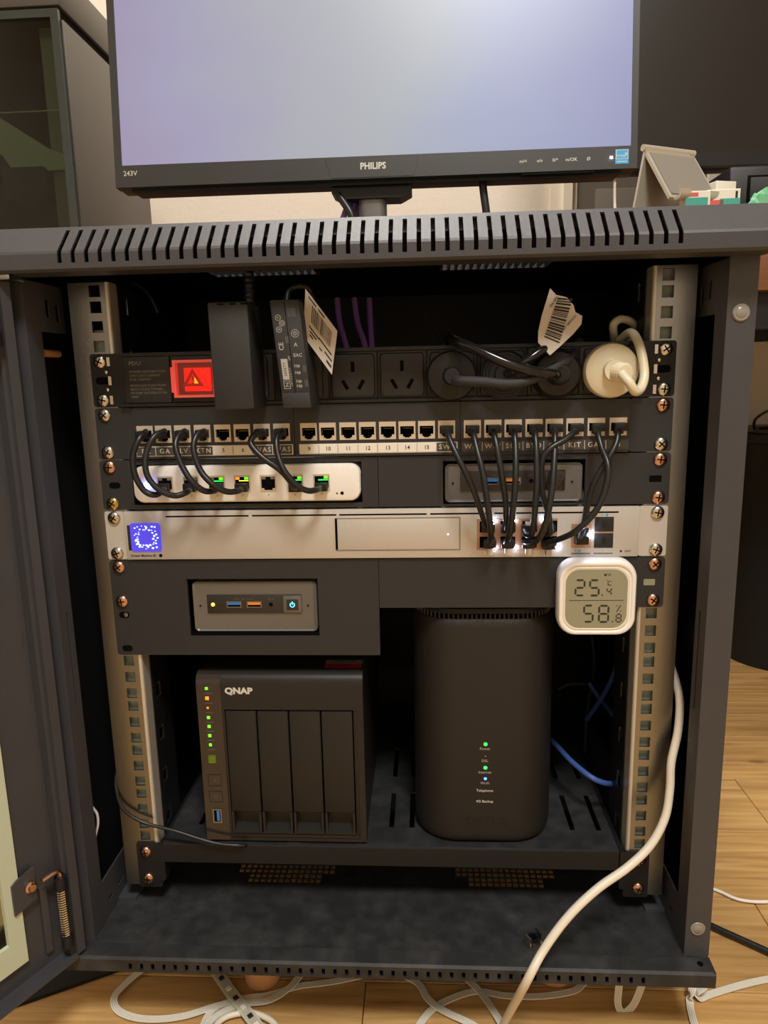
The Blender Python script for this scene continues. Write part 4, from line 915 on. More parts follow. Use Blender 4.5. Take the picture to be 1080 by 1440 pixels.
def digit(ch, cx, cz, w, h, t):
    q = MB(); g = t * 0.35
    for s in SEGS[ch]:
        if s in 'agd':
            z = cz + {'a': h / 2, 'g': 0, 'd': -h / 2}[s]; q.prism([(cx - w / 2 + g, z), (cx - w / 2 + g + t / 2, z + t / 2), (cx + w / 2 - g - t / 2, z + t / 2), (cx + w / 2 - g, z), (cx + w / 2 - g - t / 2, z - t / 2), (cx - w / 2 + g + t / 2, z - t / 2)], 'y', -17.3, -17.05)
        else:
            x = cx + (w / 2 if s in 'bc' else -w / 2); z0, z1 = (0, h / 2) if s in 'bf' else (-h / 2, 0); z0 += cz + g; z1 += cz - g
            q.prism([(x, z0), (x + t / 2, z0 + t / 2), (x + t / 2, z1 - t / 2), (x, z1), (x - t / 2, z1 - t / 2), (x - t / 2, z0 + t / 2)], 'y', -17.3, -17.05)
    q.o('digit', SEG, lc)
digit('2', 167.0, -199.8, 7.2, 13.2, 1.6); digit('5', 178.8, -199.9, 7.2, 13.2, 1.6); digit('4', 191, -203.2, 3.4, 6.4, 1.0)
digit('5', 174.6, -222.4, 7.2, 14.2, 1.6); digit('8', 187.2, -222.6, 7.6, 14.2, 1.6); digit('8', 199.6, -226.3, 4.0, 6.6, 1.0)
q = MB(); q.box(184.8, 186.0, -17.3, -17.05, -206.8, -205.6).box(194.2, 195.4, -17.3, -17.05, -230, -228.8).box(158.5, 203.5, -17.3, -17.05, -211, -210.6)
q.box(186.5, 188.4, -17.3, -17.05, -189.6, -187.8).box(189.0, 191.5, -17.3, -17.05, -189.5, -189.2).box(189.0, 191.5, -17.3, -17.05, -188.0, -187.7).box(191.4, 191.7, -17.3, -17.05, -189.5, -187.7)
q.box(189.6, 192.6, -17.3, -17.05, -197.8, -197.2).box(189.6, 190.2, -17.3, -17.05, -197.8, -194.6).box(190.2, 192.6, -17.3, -17.05, -194.4, -194.0).box(188.6, 189.4, -17.3, -17.05, -193.8, -193.2)
q.box(197.4, 198.2, -17.3, -17.05, -216.0, -215.2).box(200.6, 201.4, -17.3, -17.05, -220.6, -219.8).prism([(197.4, -220.8), (198.2, -220.8), (201.4, -215.0), (200.6, -215.0)], 'y', -17.3, -17.05)
q.o('display_marks', SEG, lc)

# ---------------------------------------------------------------- shelf
sh = thing('rack_shelf', 'black vented rack shelf carrying the storage box and the router', 'shelf', (0, 150, -478))
SZ = -457.5
hl = [(x, x + 5, y0, y0 + 60) for x in (-190, 20, 175) for y0 in (30, 120, 210)] + [(x, x + 5, y0, y0 + 60) for x in (0, 200) for y0 in (30, 120, 210)]
hl = [h for h in hl]
b = MB(); b.plate(-215, 214, 1.5, 300, hl, lambda u, v, w: (u, v, w), SZ - 1.5, SZ); b.o('tray', DUSTY, sh)
b = MB(); b.loft([[(x, y, z) for y, z in ((1.5, SZ), (0.4, SZ - 0.5), (0, SZ - 1.6), (0, SZ - 20), (1.5, SZ - 20), (1.5, SZ - 1.5))] for x in (-215, 214)]); b.o('front_lip', STEEL_DARK, sh, smooth=False)
for s in (-1, 1):
    b = MB(); b.prism(rr(min(s * 219, s * 241.5), max(s * 219, s * 241.5), -505, -458, 1.5), 'y', 0, 2); b.o('mounting_ear', STEEL_DARK, sh)
    bx('side_wall', STEEL_DARK, sh, min(s * 215, s * 219), max(s * 215, s * 219), 0, 300, -497, SZ - 1.5)
    for z in (-466.7, -495.3): screw(s * 232.5, z, sh, 'copper')

# ---------------------------------------------------------------- storage box
nas = thing('storage_box', 'black four-bay network storage box with green and amber status lights', 'storage box', (-97, 110, SZ))
NX0, NX1, NY, NZ0, NZ1 = -172.5, -19.5, 3.0, -455.0, -286.0
top = [(NY + 14, -321), (NY, -321), (NY, NZ1 - 12), (NY + 0.8, NZ1 - 7), (NY + 3, NZ1 - 3.2), (NY + 7, NZ1 - 0.8), (NY + 14, NZ1)]
b = MB(); b.prism(top, 'x', NX0, NX1); b.o('front_header', NAS_M, nas, smooth=True)
b = MB(); b.box(NX0, -147.5, NY, NY + 14, NZ0, -321).box(-28.5, NX1, NY, NY + 14, NZ0, -321).box(-147.5, -28.5, NY, NY + 14, NZ0, -447)
b.o('front_frame', NAS_M, nas)
bx('case', NAS_M, nas, NX0 + 1, NX1 - 1, NY + 14, 222, NZ0, NZ1 - 0.5)
bx('bay_void', VOID, nas, -147.5, -28.5, NY + 12.5, NY + 14, -447, -321)
bx('bay_rim', NAS_M, nas, -27.5, -25.5, NY - 1.2, NY, -449, -322, r=0.5); bx('bay_rim', NAS_M, nas, -148, -25.5, NY - 1.2, NY, -450.5, -448.2, r=0.5)
for x in (-168, -34):
    for y in (14, 205): b = MB(); b.lathe([(0.1, 0), (5, 0), (5, -2.5), (0.1, -2.5)], (x, y, NZ0), (0, 0, 1), 12); b.o('rubber_foot', RUBBER, nas)
st = MB(); pr = [(NY + 3, NZ0 + 1), (NY - 0.7, NZ0 + 1), (NY - 0.7, NZ1 - 12), (NY + 0.2, NZ1 - 7), (NY + 2.5, NZ1 - 2.9), (NY + 6.8, NZ1 - 0.4), (NY + 9, NZ1 - 1.5)]
st.prism(pr, 'x', NX0 + 0.2, -149.5); st = st.o('status_strip', NAS_G, nas, smooth=True)
for k, (z, m, w) in enumerate(((-300, L_LIME, 1.3), (-309.6, L_AMBER, 1.6), (-319, L_AMBER, 0.9), (-328.6, L_LIME, 1.4), (-337.5, L_LIME, 1.4), (-346.7, L_LIME, 1.4), (-356, L_LIME, 1.3))):
    bx('status_light', m, st, -162.6 - w, -162.6 + w, NY - 1.1, NY - 0.6, z - w, z + w, r=0.2, seg=1)
    bx('caption_line', PRINT_G, st, -165, -158, NY - 0.85, NY - 0.7, z - 4.9, z - 4.6)
bx('light_window', L_DIM, st, -165.5, -158, NY - 1.0, NY - 0.6, -374, -366, r=1.2)
for z in (-392, -409):
    b = MB(); b.plate(-167.5, -154.5, z - 6, z + 6, [(-166.8, -155.2, z - 5.3, z + 5.3)], YP, NY - 0.95, NY - 0.6); k = b.o('button', NAS_M, st)
    text('o', 4, -161, NY - 0.85, z, k, PRINT_G)
b = MB(); b.plate(-165, -156.4, -436, -421.5, [(-163.8, -157.6, -434.8, -422.7)], YP, NY - 1.6, NY - 0.6); us = b.o('usb_port', GALV, st)
bx('usb_cavity', VOID, us, -163.8, -157.6, NY - 0.95, NY - 0.65, -434.8, -422.7); bx('usb_tongue', USB_BLUE, us, -161.2, -158.6, NY - 1.3, NY - 0.8, -434, -423.5)
text('QNAP', 8.2, -146, NY - 0.15, -302.8, nas, PRINT_W, 'LEFT', 0.05, sx=1.12)
for i in range(4):
    x0 = -146.6 + i * 29.6; x1 = x0 + 28.0
    t = bx('drive_tray', NAS_M, nas, x0, x1, NY - 0.6, NY + 10, -424, -322.5, r=0.5)
    b = MB(); b.box(x0, x0 + 2.0, NY - 1.6, NY + 10, -446, -424).box(x1 - 2.0, x1, NY - 1.6, NY + 10, -446, -424).box(x0 + 2, x1 - 2, NY + 9, NY + 10, -446, -424)
    b.prism([(NY + 9, -441), (NY - 1.2, -444.5), (NY - 1.2, -446), (NY + 9, -446)], 'x', x0 + 2, x1 - 2); b.o('tray_handle', NAS_M, t)
stk = bx('sticker', RED_STICK, nas, -56, -21.5, 18, 27, NZ1 - 0.5, NZ1 - 0.1); bx('sticker_band', GREY_STICK, stk, -56, -21.5, 27, 36, NZ1 - 0.5, NZ1 - 0.1)
text('TURBO NAS', 4, -38, 31.5, NZ1, stk, PRINT, frame=((1, 0, 0), (0, 1, 0)))

# ---------------------------------------------------------------- router
ro = thing('router', 'tall black rounded router with green and blue lights on the shelf', 'router', (91, 75, SZ))
MX0, MX1, MY0, MY1, MZ0, MZ1 = 26.0, 156.5, 6.0, 138.0, SZ + 0.2, -236.0
b = MB(); rings = []
for d, z in ((9, MZ0), (5, MZ0 + 0.8), (2, MZ0 + 3), (0.5, MZ0 + 7), (0, MZ0 + 13), (0, MZ1 - 8), (0.4, MZ1 - 3), (1.6, MZ1)):
    rings.append([(p[0], p[1], z) for p in rr(MX0 + d, MX1 - d, MY0 + d, MY1 - d, 40 - d, 12)])
b.loft(rings); b.o('shell', MODEM, ro, smooth=True)
b = MB(); b.loft([[(p[0], p[1], z) for p in rr(MX0 + d, MX1 - d, MY0 + d, MY1 - d, 36 - d, 12)] for d, z in ((5, MZ1), (5, MZ1 + 5))]); b.o('vent_core', VOID, ro, smooth=True)
ringp = rr(MX0 + 3, MX1 - 3, MY0 + 3, MY1 - 3, 38, 14)
b = MB()
for k in range(len(ringp)):
    p, q = Vector(ringp[k]), Vector(ringp[(k + 1) % len(ringp)]); n = max(1, int((q - p).length / 4))
    for j in range(n):
        c = p.lerp(q, j / n); b.box(c.x - 0.7, c.x + 0.7, c.y - 1.5, c.y + 1.5, MZ1 - 0.2, MZ1 + 5)
b.o('vent_rib', PLASTIC, ro)
b = MB(); b.loft([[(p[0], p[1], z) for p in rr(MX0 + d, MX1 - d, MY0 + d, MY1 - d, 39 - d, 12)] for d, z in ((2, MZ1 + 5), (1.6, MZ1 + 6), (3, MZ1 + 9), (8, MZ1 + 10))]); b.o('lid', MODEM, ro, smooth=True)
yt = MY0 - 0.15
for z, s, m, r in ((-355, 'Power', L_GREEN, 1.7), (-367, 'DSL', L_DIM, 0.8), (-378.5, 'Internet', L_GREEN, 1.7), (-389.5, 'Wi-Fi', L_BLUE, 1.3), (-401, 'Telephone', None, 0), (-412, '4G Backup', None, 0)):
    text(s, 3.6, 91, yt, z - 4.6 if m else z - 0.6, ro, PRINT_W if m is None else PRINT_M, bold=0.006)
    if m: dot(91.5, yt + 0.1, z, r, ro, m, h=0.6)
text('OPTUS', 11.5, 92.5, yt, -433.5, ro, MATS['black_plastic'], bold=0.03, sx=1.1)

# ---------------------------------------------------------------- patch cables
def patch(pts, label, group, clip_tail):
    pts = [tuple(p) for p in pts]
    t = thing('patch_cable', label, 'cable', min(pts, key=lambda p: p[2]), group)
    cable('cord', RUBBER, pts, 2.55, t, 10, 6)
    a = pts[0]; e = pts[-1]
    b = MB(); b.rbox(a[0] - 5.3, a[0] + 5.3, -7.5, 6, HZ - 3.4, HZ + 3.0, r=0.5).box(a[0] - 1.6, a[0] + 1.6, -7, 4, HZ - 5.6, HZ - 3.4); b.o('connector', PLASTIC, t, smooth=True)
    b = MB()
    b.rbox(e[0] - 5.3, e[0] + 5.3, -11, -2.9, e[2] - 3.6, e[2] + 3.4, r=0.5)
    b.o('connector', PLASTIC, t, smooth=True)
    if clip_tail:
        b = MB(); b.box(e[0] - 2.2, e[0] + 2.2, -12, -4, e[2] - 9.0 if clip_tail < 0 else e[2] + 3.6, e[2] - 3.8 if clip_tail < 0 else e[2] + 5.4); b.o('locking_clip', PAPER, t)
ordl = ['first', 'second', 'third', 'fourth', 'sixth', 'seventh']; srcl = ['first', 'second', 'third', 'fourth', 'seventh', 'eighth']
for i, p in enumerate(PATHS['patch_left']):
    patch(p, 'black patch cable from %s patch jack looping to %s port of white switch' % (srcl[i], ordl[i]), 'patch cables into the white switch', 0)
desc = ['from jack SW1 to the top left port of the silver gateway', 'from jack WP1 to the bottom left port of the silver gateway', 'from jack WP2 to the second top port of the silver gateway',
        'from jack SOE to the second bottom port of the silver gateway', 'from jack BYD to the third top port of the silver gateway', 'from jack GK to the third bottom port of the silver gateway',
        'from jack KIT crossing left to the fourth top port of the gateway', 'from jack GAR sweeping left to the fourth bottom port of the gateway', 'from last jack N to the single uplink port of the gateway']
for i, p in enumerate(PATHS['patch_right']):
    patch(p, 'black patch cable ' + desc[i], 'patch cables into the silver gateway', (0 if i == 8 else (1 if i in (0, 2, 4, 6) else -1)))

# ---------------------------------------------------------------- other cables in and around the cabinet
tag(cable('power_cable', WHITE_CABLE, PATHS['white_cable'], 3.6, None, 12, 8), 'long white cord hanging from the right rail down to the floor', 'cord')
tag(cable('thin_cable', RUBBER, PATHS['thin_black'], 1.6), 'thin black cable drooping from the left rail onto the shelf edge', 'cable')
for p, l in zip(PATHS['blue'], ('blue cable curving down behind the thermometer and the router', 'short blue cable crossing towards the right rail bracket', 'blue cable sagging from the router to the right rail bracket')):
    tag(cable('network_cable', BLUE_CABLE, p, 2.7), l, 'cable', 'blue cables beside the router')
for p, l in zip(PATHS['purple_rack'], ('purple cable behind the power strip partly hidden by the paper tag', 'slanting purple cable behind the power strip sockets', 'upright purple cable behind the power strip sockets')):
    tag(cable('network_cable', PURPLE, p, 2.7), l, 'cable', 'purple cables behind the power strip')
for p, l in zip(PATHS['purple_desk'], ('leftmost purple cable beside the monitor stand', 'middle purple cable beside the monitor stand', 'purple cable nearest the monitor stand neck')):
    tag(cable('network_cable', PURPLE, p, 3.2), l, 'cable', 'purple cables behind the monitor stand')
for p, l in zip(PATHS['monitor_cable'], ('black cable slanting down left of the monitor stand', 'upright black cable below the right half of the monitor')):
    tag(cable('monitor_cable', RUBBER, p, 4.2), l, 'cable')
tag(cable('thin_cable', RUBBER, PATHS['top_loop'], 2.0), 'dark cable curving behind the top of the left rail', 'cable')
for p, l in zip(PATHS['dark_behind'], ('dark slanting cable behind the third socket of the power strip', 'thin dark cable hanging in the gap right of the router', 'thin dark cable running level behind the router')):
    tag(cable('thin_cable', PLASTIC_ROUGH, p, 2.2), l, 'cable')

# flat white cables on the floor: four cores side by side
fl_l = ['flat white cable in a wide loop at the left, under the cabinet front', 'flat white cable rising right of the left wooden foot and curling under the strip',
        'long flat white cable running from centre front back to the left', 'flat white cable leaving at centre and slanting down to the right', 'short straight flat white cable slanting past the white cord',
        'flat white cable arching behind the white cord near the right foot', 'folded flat white cable hanging in a narrow loop below the front edge', 'flat white cable dropping at the right corner of the cabinet',
        'flat white cable coming in from the right edge of the floor']
for k, (p, l) in enumerate(zip(PATHS['flat'], fl_l)):
    t = thing('flat_cable', l, 'cable', (p[len(p) // 2][0], p[len(p) // 2][1], min(q[2] for q in p) - 1), 'flat white cables under the cabinet')
    upv = (0, -1, 0.25) if k == 6 else (0, 0, 1)
    for j in range(4):
        b = MB(); b.ribbon(p, 1.25, 1.4, upv, 6, (j - 1.5) * 1.75); b.o('core', FLAT_CABLE, t)
    b = MB(); b.ribbon(p, 6.4, 0.5, upv, 6); b.o('web', TRACK, t)
ls = thing('light_strip', 'clear light strip with small chips lying across the flat cables', 'light strip', PATHS['led_strip'][2])
b = MB(); b.ribbon(PATHS['led_strip'], 11, 1.2); b.o('strip', GLASS_EDGE, ls)
b = MB(); b.ribbon(PATHS['led_strip'], 7.5, 1.5); b.o('track', TRACK, ls)
P = smooth_path(PATHS['led_strip'], 8)
for i in range(3, len(P) - 2, 3):
    d = (P[i + 1] - P[i]).normalized(); s_ = d.cross(Vector((0, 0, 1))).normalized(); c = P[i] + Vector((0, 0, 0.8))
    b = MB(); b.add([c + d * a * 2.2 + s_ * e * 2.2 + Vector((0, 0, z)) for z in (0, 1.2) for a, e in ((-1, -1), (1, -1), (1, 1), (-1, 1))],
                    [(0, 3, 2, 1), (4, 5, 6, 7), (0, 1, 5, 4), (1, 2, 6, 5), (2, 3, 7, 6), (3, 0, 4, 7)]); b.o('chip', WHITE_PL if i % 2 else PRINT, ls)
tag(cable('round_cable', WHITE_CABLE, PATHS['grey_loop'], 2.8), 'pale round cable making a small arch at the bottom edge of the floor', 'cable')
tag(cable('thin_cable', WHITE_PL, PATHS['floor_white'], 1.8), 'thin white cable on the floor right of the cabinet', 'cable')
tag(cable('power_cable', RUBBER, PATHS['floor_black'], 3.4), 'black cord on the floor right of the cabinet', 'cord')
cn = thing('cage_nut', 'loose metal cage nut lying on the cabinet floor beside the white cord', 'cage nut', (150, -40, ZF))
def nut(x, y, z): ca, sa = math.cos(0.6), math.sin(0.6); return (131 + 1.25 * (x * ca - y * sa), -38 + 1.25 * (x * sa + y * ca), ZF + 5 + 1.25 * z)
b = MB(); b.plate(-5, 5, -5, 5, [(-2.6, 2.6, -2.6, 2.6)], lambda u, v, w: (u, v, w), -3.8, -1).map(nut); b.o('cage', SILVER, cn)
b = MB(); b.lathe([(2.6, 0), (4.2, 0), (4.2, 3.5), (2.6, 3.5), (2.6, 0)], (0, 0, -1), (0, 0, 1), 12).map(nut); b.o('nut', GLOSS, cn)
for s in (-1, 1): b = MB(); b.box(s * 5 - 0.6, s * 5 + 0.6, -3, 3, -3.8, 5).map(nut); b.o('wing', SILVER, cn)

# ---------------------------------------------------------------- monitor on the cabinet
mo = thing('monitor', 'black desktop monitor showing a pale lavender screen on top of the cabinet', 'monitor', (-14, 200, 82))
TA = math.radians(5.0); MZB = 176.0; MYF = 183.0
def mt(x, y, z): dy, dz = y - MYF, z - MZB; return (x, MYF + dy * math.cos(TA) + dz * math.sin(TA), MZB - dy * math.sin(TA) + dz * math.cos(TA))
W0, W1, H = -281.0, 254.0, 322.0
def mbx(name, m, par, *a, r=0.0):
    q = MB(); (q.rbox(*a, r=r) if r else q.box(*a)); q.map(mt); return q.o(name, m, par, smooth=bool(r))
b = MB(); b.plate(W0, W1, MZB, MZB + H, [(-273.5, 248.0, MZB + 21.8, MZB + H - 8)], YP, MYF, MYF + 12).map(mt); b.o('bezel', BEZEL, mo)
mbx('back_shell', BEZEL, mo, W0, W1, MYF + 12, MYF + 30, MZB + 0.5, MZB + H - 0.5, r=2)
b = MB(); b.loft([[(p[0], MYF + y, p[1]) for p in rr(W0 + d, W1 - d, MZB - 3.5 + d2, MZB + 40, 3)] for d, d2, y in ((14, 0, 8), (16, 0, 26), (60, 18, 52))]).map(mt); b.o('rear_bulge', PLASTIC, mo, smooth=True)
mbx('screen', SCREEN, mo, -273.5, 248.0, MYF + 1.5, MYF + 3, MZB + 21.8, MZB + H - 8)
UZ = ((1, 0, 0), (0, math.sin(TA), math.cos(TA)))
def mtext(s, size, x, z, m, **k): p = mt(x, MYF - 0.15, MZB + z); return text(s, size, p[0], p[1], p[2], mo, m, frame=UZ, **k)
b = MB(); b.prism([(-54, MZB + 1), (30, MZB + 1), (36, MZB + 19), (-60, MZB + 19)], 'y', MYF - 0.5, MYF + 1).map(mt); b.o('logo_plate', BEZEL, mo)
p = mt(-11, MYF - 0.65, MZB + 11.5); text('PHILIPS', 9.0, p[0], p[1], p[2], mo, PRINT_W, 'CENTER', 0.03, frame=UZ, sx=0.92)
mtext('243V', 7.0, -272, 13.5, PRINT_W, align='LEFT')
for x, s in ((141, 'm/<'), (157.5, 'o/v'), (173, '0/^'), (189, 'm/OK'), (206, '\u00d8')): mtext(s, 4.6, x, 10.5, PRINT_W, bold=0.01)
p = mt(228.5, MYF - 0.1, MZB + 11); dot(p[0], p[1], p[2], 1.2, mo, L_WHITE)
stk = mbx('energy_sticker', STICKER_BLUE, mo, 232.5, 245.5, MYF - 0.3, MYF, MZB + 4.5, MZB + 18.5)
b = MB(); b.plate(233, 245, MZB + 9, MZB + 18, [(233.5, 244.5, MZB + 9.5, MZB + 17.5)], YP, MYF - 0.45, MYF - 0.3).map(mt); b.o('sticker_print', PRINT_W, stk)
p = mt(238, MYF - 0.4, MZB + 12.5); text('energy', 3.4, p[0], p[1], p[2], stk, PRINT_W, bold=0.01, frame=UZ)
p = mt(243, MYF - 0.4, MZB + 13.5); text('*', 7, p[0], p[1] , p[2] - 1, stk, PRINT_W, bold=0.01, frame=UZ)
mbx('sticker_print', PRINT_W, stk, 234, 244, MYF - 0.45, MYF - 0.3, MZB + 6.2, MZB + 7.0)
b = MB(); b.box(140, 212, MYF + 2, MYF + 10, MZB - 1.6, MZB)
b.map(mt); b.o('button_row', PLASTIC, mo)
b = MB(); b.prism([(-56, MZB + 6), (28, MZB + 6), (28, MZB - 10), (16, MZB - 16), (-44, MZB - 16), (-56, MZB - 10)], 'y', MYF + 14, MYF + 46); b.o('neck_socket', PLASTIC, mo)
b = MB(); b.loft([[(p[0], p[1], z) for p in rr(-29 + d, 1 - d, MYF + 18, MYF + 40, 8)] for d, z in ((0, MZB - 12), (0, 120), (-3, 92))]); b.o('neck', GREY_METAL, mo, smooth=True)
b = MB(); b.loft([[(p[0], p[1], z) for p in rr(-114 + d, 86 - d, 128 + d, 320 - d, 26)] for d, z in ((0, 82), (0, 87), (3, 92))]); b.o('base', BEZEL, mo, smooth=True)

# ---------------------------------------------------------------- desk behind the cabinet and what stands on it
dk = thing('desk', 'brown wooden desk with black frame behind and right of the cabinet', 'desk', (100, 690, G))
DT = 138.0
bx('desktop', BROWN_WOOD, dk, -1000, 1300, 402, 985, DT - 62, DT, r=1.5)
bx('frame_beam', STEEL_DARK, dk, -960, 1260, 420, 450, DT - 110, DT - 62); bx('frame_beam', STEEL_DARK, dk, -960, 1260, 930, 960, DT - 110, DT - 62)
for x in (-950, 1210):
    for y in (422, 928): bx('leg', STEEL_DARK, dk, x, x + 40, y, y + 30, G, DT - 110)
pc = thing('computer_case', 'taupe computer case with a glass front standing on the desk at left', 'computer case', (-560, 565, DT))
PX0, PX1, PY0, PY1, PT = -690.0, -436.0, 430.0, 706.0, 516.0
bx('side_panel', PC_PANEL, pc, PX1 - 3, PX1, PY0 + 4, PY1, DT + 4, 451, r=0.8); bx('side_panel', PC_PANEL, pc, PX0, PX0 + 3, PY0 + 4, PY1, DT + 4, 451, r=0.8)
bx('lid', PC_PANEL, pc, PX0, PX1, PY0 - 4, PY1, 465, PT, r=2); bx('lid_gap', VOID, pc, PX0 + 4, PX1 - 5, PY0 + 4, PY1 - 4, 449, 466)
bx('base', STEEL_DARK, pc, PX0, PX1 - 3, PY0, PY1, DT, DT + 8); bx('back_plate', STEEL_DARK, pc, PX0 + 3, PX1 - 3, PY1 - 4, PY1, DT + 6, 451)
bx('inner_column', OLIVE, pc, -478, PX1 - 6, PY0 + 20, PY0 + 24, DT + 8, 450)
bx('inner_wall', VOID, pc, PX0 + 4, -478, PY0 + 120, PY0 + 124, DT + 8, 450)
b = MB(); b.prism([(-600, 350), (-540, 336), (-478, 296), (-449, 285), (-449, 268), (-530, 266), (-545, 290), (-600, 300)], 'y', PY0 + 12, PY0 + 18); b.o('pale_wedge', GLASS_EDGE, pc)  # pale slanted wedge behind the glass
b = MB(); b.loft([[(p[0], y, p[1]) for p in rr(-545, -482, 229, 272, 6)] for y in (PY0 + 8, PY0 + 60)]); dr = b.o('drive_cage', PLASTIC, pc, smooth=True)
bx('reflected_line', GLASS_EDGE, pc, PX0 + 6, -446, PY0 + 9, PY0 + 11, 342, 343.4)  # thin pale bar standing in for a line reflected in the glass
b = MB(); b.plate(PX0, -439.5, DT + 8, 462, [(PX0 + 8, -450, DT + 14, 452)], YP, PY0 - 3, PY0 + 4); b.o('glass_frame', mat('dark_teal_frame', (58, 64, 60), 0.3), pc)
bx('front_glass', TINT, pc, PX0 + 8, -450, PY0 - 1, PY0 + 2, DT + 14, 452)
tv = thing('television', 'large dark flat television at upper right behind the monitor', 'television', (830, 690, DT))
b = MB(); b.plate(250, 1400, 292, 940, [(262, 1388, 312, 930)], YP, 645, 660); b.o('bezel', PLASTIC, tv); bx('screen', TV_M, tv, 262, 1388, 650, 653, 312, 930)
bx('back_shell', PLASTIC, tv, 250, 1400, 660, 700, 292, 940, r=4)
for x in (420, 1180):
    b = MB(); b.add([(x - 40, 600, DT), (x + 40, 600, DT), (x + 40, 750, DT), (x - 40, 750, DT), (x - 15, 664, 300), (x + 15, 664, 300), (x + 15, 690, 300), (x - 15, 690, 300)],
                    [(0, 3, 2, 1), (4, 5, 6, 7), (0, 1, 5, 4), (1, 2, 6, 5), (2, 3, 7, 6), (3, 0, 4, 7)]); b.o('foot', PLASTIC, tv)
# folding tablet stand
ts = thing('tablet_stand', 'silver folding tablet stand with a grey pad on the desk', 'tablet stand', (350, 470, DT))
e = Vector((0.90, 0.43, 0)); fw = Vector((0.43, -0.90, 0)); up = Vector((0, 0, 1)); T0 = Vector((343, 478, 276))
fdir = (fw * 0.58 - up * 0.81).normalized(); bdir = (-up * 0.98 - fw * 0.14 - e * 0.08).normalized()
def slab(name, m, o0, a, la, c, lc, th0, th1, poly=None):
    n = a.cross(c).normalized(); q = MB(); pl = poly or [(0, 0), (la, 0), (la, lc), (0, lc)]
    k = len(pl); q.add([o0 + a * p + c * r + n * t for t in (th0, th1) for p, r in pl], [list(range(k))[::-1], [k + i for i in range(k)]] + [(i, (i + 1) % k, k + (i + 1) % k, k + i) for i in range(k)])
    return q.o(name, m, ts)
slab('front_plate', ALU_STAND, T0, e, 88, fdir, 92, 0, 4); slab('pad', PAD, T0 + e * 5 + fdir * 10, e, 78, fdir, 76, 4, 5.5)
slab('front_plate_pad', PAD, T0 + e * 5 + fdir * 10, e, 78, fdir, 76, -1.5, 0)
L = (T0.z - DT) / -bdir.z
arch = [(0, 0), (80, 0), (80, L), (58, L)] + [(40 + 18 * math.cos(t), L - 22 - 18 * math.sin(t)) for t in [math.pi * i / 10 for i in range(11)]] + [(22, L), (0, L)]
slab('rear_leg', ALU_STAND, T0, e, 80, bdir, L, -4, 0, arch)
for k in (14, 62):
    n = e.cross(fdir).normalized(); base = T0 + e * k + fdir * 92; f2 = -n if (e.cross(fdir)).y > 0 else n
    out = n if n.dot(Vector((0, -1, 0.4))) > 0 else -n
    q = MB(); q.ribbon([base, base + fdir * 5 + out * 3, base + fdir * 6 + out * 10, base + fdir * 1 + out * 16], 16, 4, tuple(e.cross(out)), 6); q.o('hook', ALU_STAND, ts)
b = MB(); b.tube([T0 - e * 2, T0 + e * 90], 4.5, 12, smooth=False); b.o('hinge', ALU_STAND, ts, smooth=True)
# cartons
def carton(lab, x0, x1, y0, y1, z1, stripe, rot=0.0):
    t = thing('carton', lab, 'carton', ((x0 + x1) / 2, (y0 + y1) / 2, DT), 'small white cartons on the desk')
    cx, cy = (x0 + x1) / 2, (y0 + y1) / 2; ca, sa = math.cos(rot), math.sin(rot)
    R_ = lambda x, y, z: (cx + (x - cx) * ca - (y - cy) * sa, cy + (x - cx) * sa + (y - cy) * ca, z)
    q = MB(); q.rbox(x0, x1, y0, y1, DT, z1, r=0.6, seg=1).map(R_); q.o('box', LABEL_W, t)
    for (a, c, d, f_, m) in stripe:
        q = MB(); q.box(x0 + a * (x1 - x0), x0 + c * (x1 - x0), y0 - 0.3, y0, DT + d * (z1 - DT), DT + f_ * (z1 - DT)).map(R_); q.o('printed_band', m, t)
    return t
carton('white carton with a teal band under the tablet stand hook', 386, 418, 428, 452, 207, [(0, 0.9, 0.70, 0.88, TEAL), (0.0, 0.5, 0.90, 0.97, PINK)])
carton('white carton with teal and pink bands right of the tablet stand', 421, 464, 446, 480, 212, [(0.4, 1, 0.72, 0.84, TEAL), (0.1, 0.5, 0.74, 0.82, PINK), (0.02, 0.3, 0.86, 0.92, GREY_STICK), (0.85, 0.92, 0.84, 0.96, PRINT)], -0.05)
carton('plain pale carton standing behind the other cartons', 440, 472, 488, 522, 232, [], 0.3)
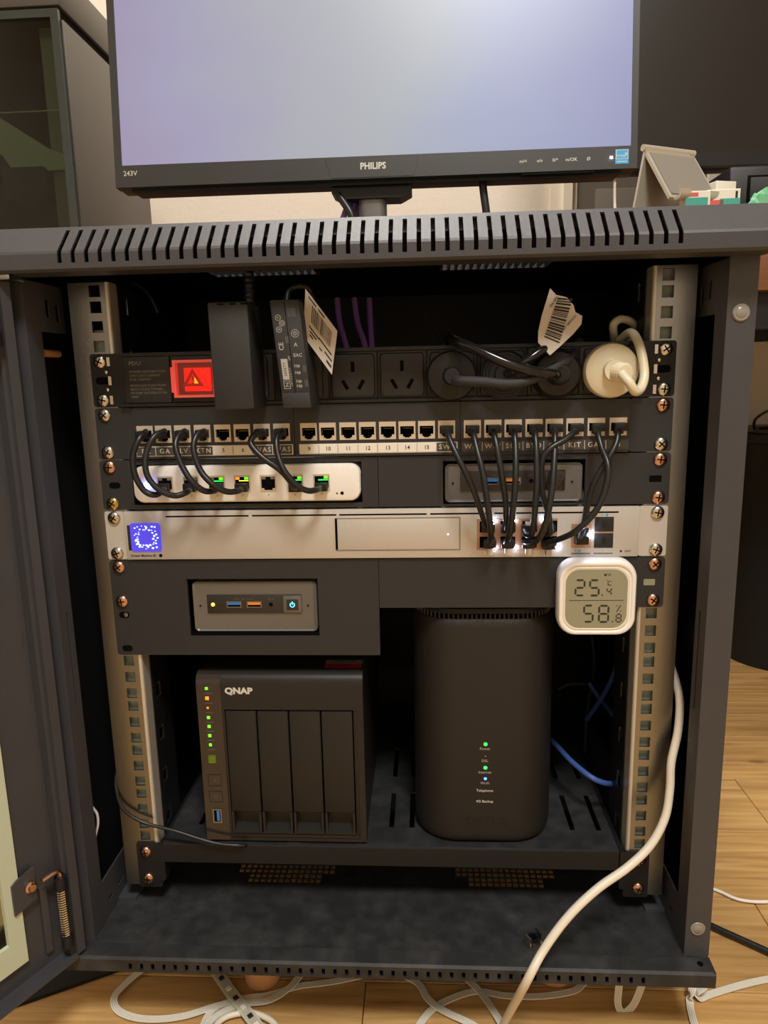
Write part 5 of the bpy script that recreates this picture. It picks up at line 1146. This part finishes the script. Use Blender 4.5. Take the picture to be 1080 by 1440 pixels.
bc = thing('storage_case', 'black plastic case at the right edge of the desk', 'case', (560, 575, DT))
b = MB(); b.rbox(486, 660, 530, 620, DT, 262, r=6).map(lambda x, y, z: (x + (z - DT) * -0.05, y, z)); b.o('shell', PLASTIC, bc, smooth=True)
bx('lid_seam', VOID, bc, 506, 640, 528.5, 530.6, 212, 248, r=0.5); bx('label_panel', PLASTIC_ROUGH, bc, 510, 636, 527.8, 529, 215, 245, r=0.4)
b = bmesh.new(); bmesh.ops.create_icosphere(b, subdivisions=4, radius=1.0)
from mathutils import noise as mnoise
for v in b.verts:
    n_ = v.co.normalized(); k = 1 + 0.28 * mnoise.noise(n_ * 3.2) + 0.16 * mnoise.noise(n_ * 8)
    v.co = Vector((n_.x * 34 * k, n_.y * 22 * k, n_.z * 36 * k)); v.co.z = max(v.co.z, -32)
b.verts.index_update(); q = MB(); q.add([v.co + Vector((500, 440, DT + 32.2)) for v in b.verts], [[v.index for v in f_.verts] for f_ in b.faces]); b.free()
tag(q.o('plastic_bag', BAG, smooth=False), 'crumpled pale green plastic bag at the right edge of the desk', 'bag')
# bin under the desk
bn = thing('waste_bin', 'black round bin on the floor under the desk at right', 'bin', (776, 868, G))
b = MB(); b.lathe([(0.1, 0), (112, 0), (116, 4), (126, 452), (128, 462), (0.1, 462)], (776, 868, G), (0, 0, 1), 48); b.o('shell', STEEL_DARK, bn, smooth=True)
b = MB(); b.lathe([(128, 448), (131, 450), (131, 466), (126, 470), (0.1, 471)], (776, 868, G), (0, 0, 1), 48); b.o('lid', PLASTIC, bn, smooth=True)
tag(cable('thin_cable', RUBBER, [(690, 850, G + 473.5), (680, 840, G + 476), (668, 810, G + 495), (690, 800, G + 512), (715, 805, G + 505), (712, 830, G + 480), (700, 860, G + 473.5), (760, 880, G + 473.5)], 2.6), 'black cable loop on top of the bin under the desk', 'cable')
tag(cable('thin_cable', WHITE_CABLE, [(352, 668, 291), (351, 660, 250), (350, 640, 200), (344, 600, DT + 4), (330, 580, DT + 3)], 2.4), 'pale cable hanging below the television beside the tablet stand', 'cable')
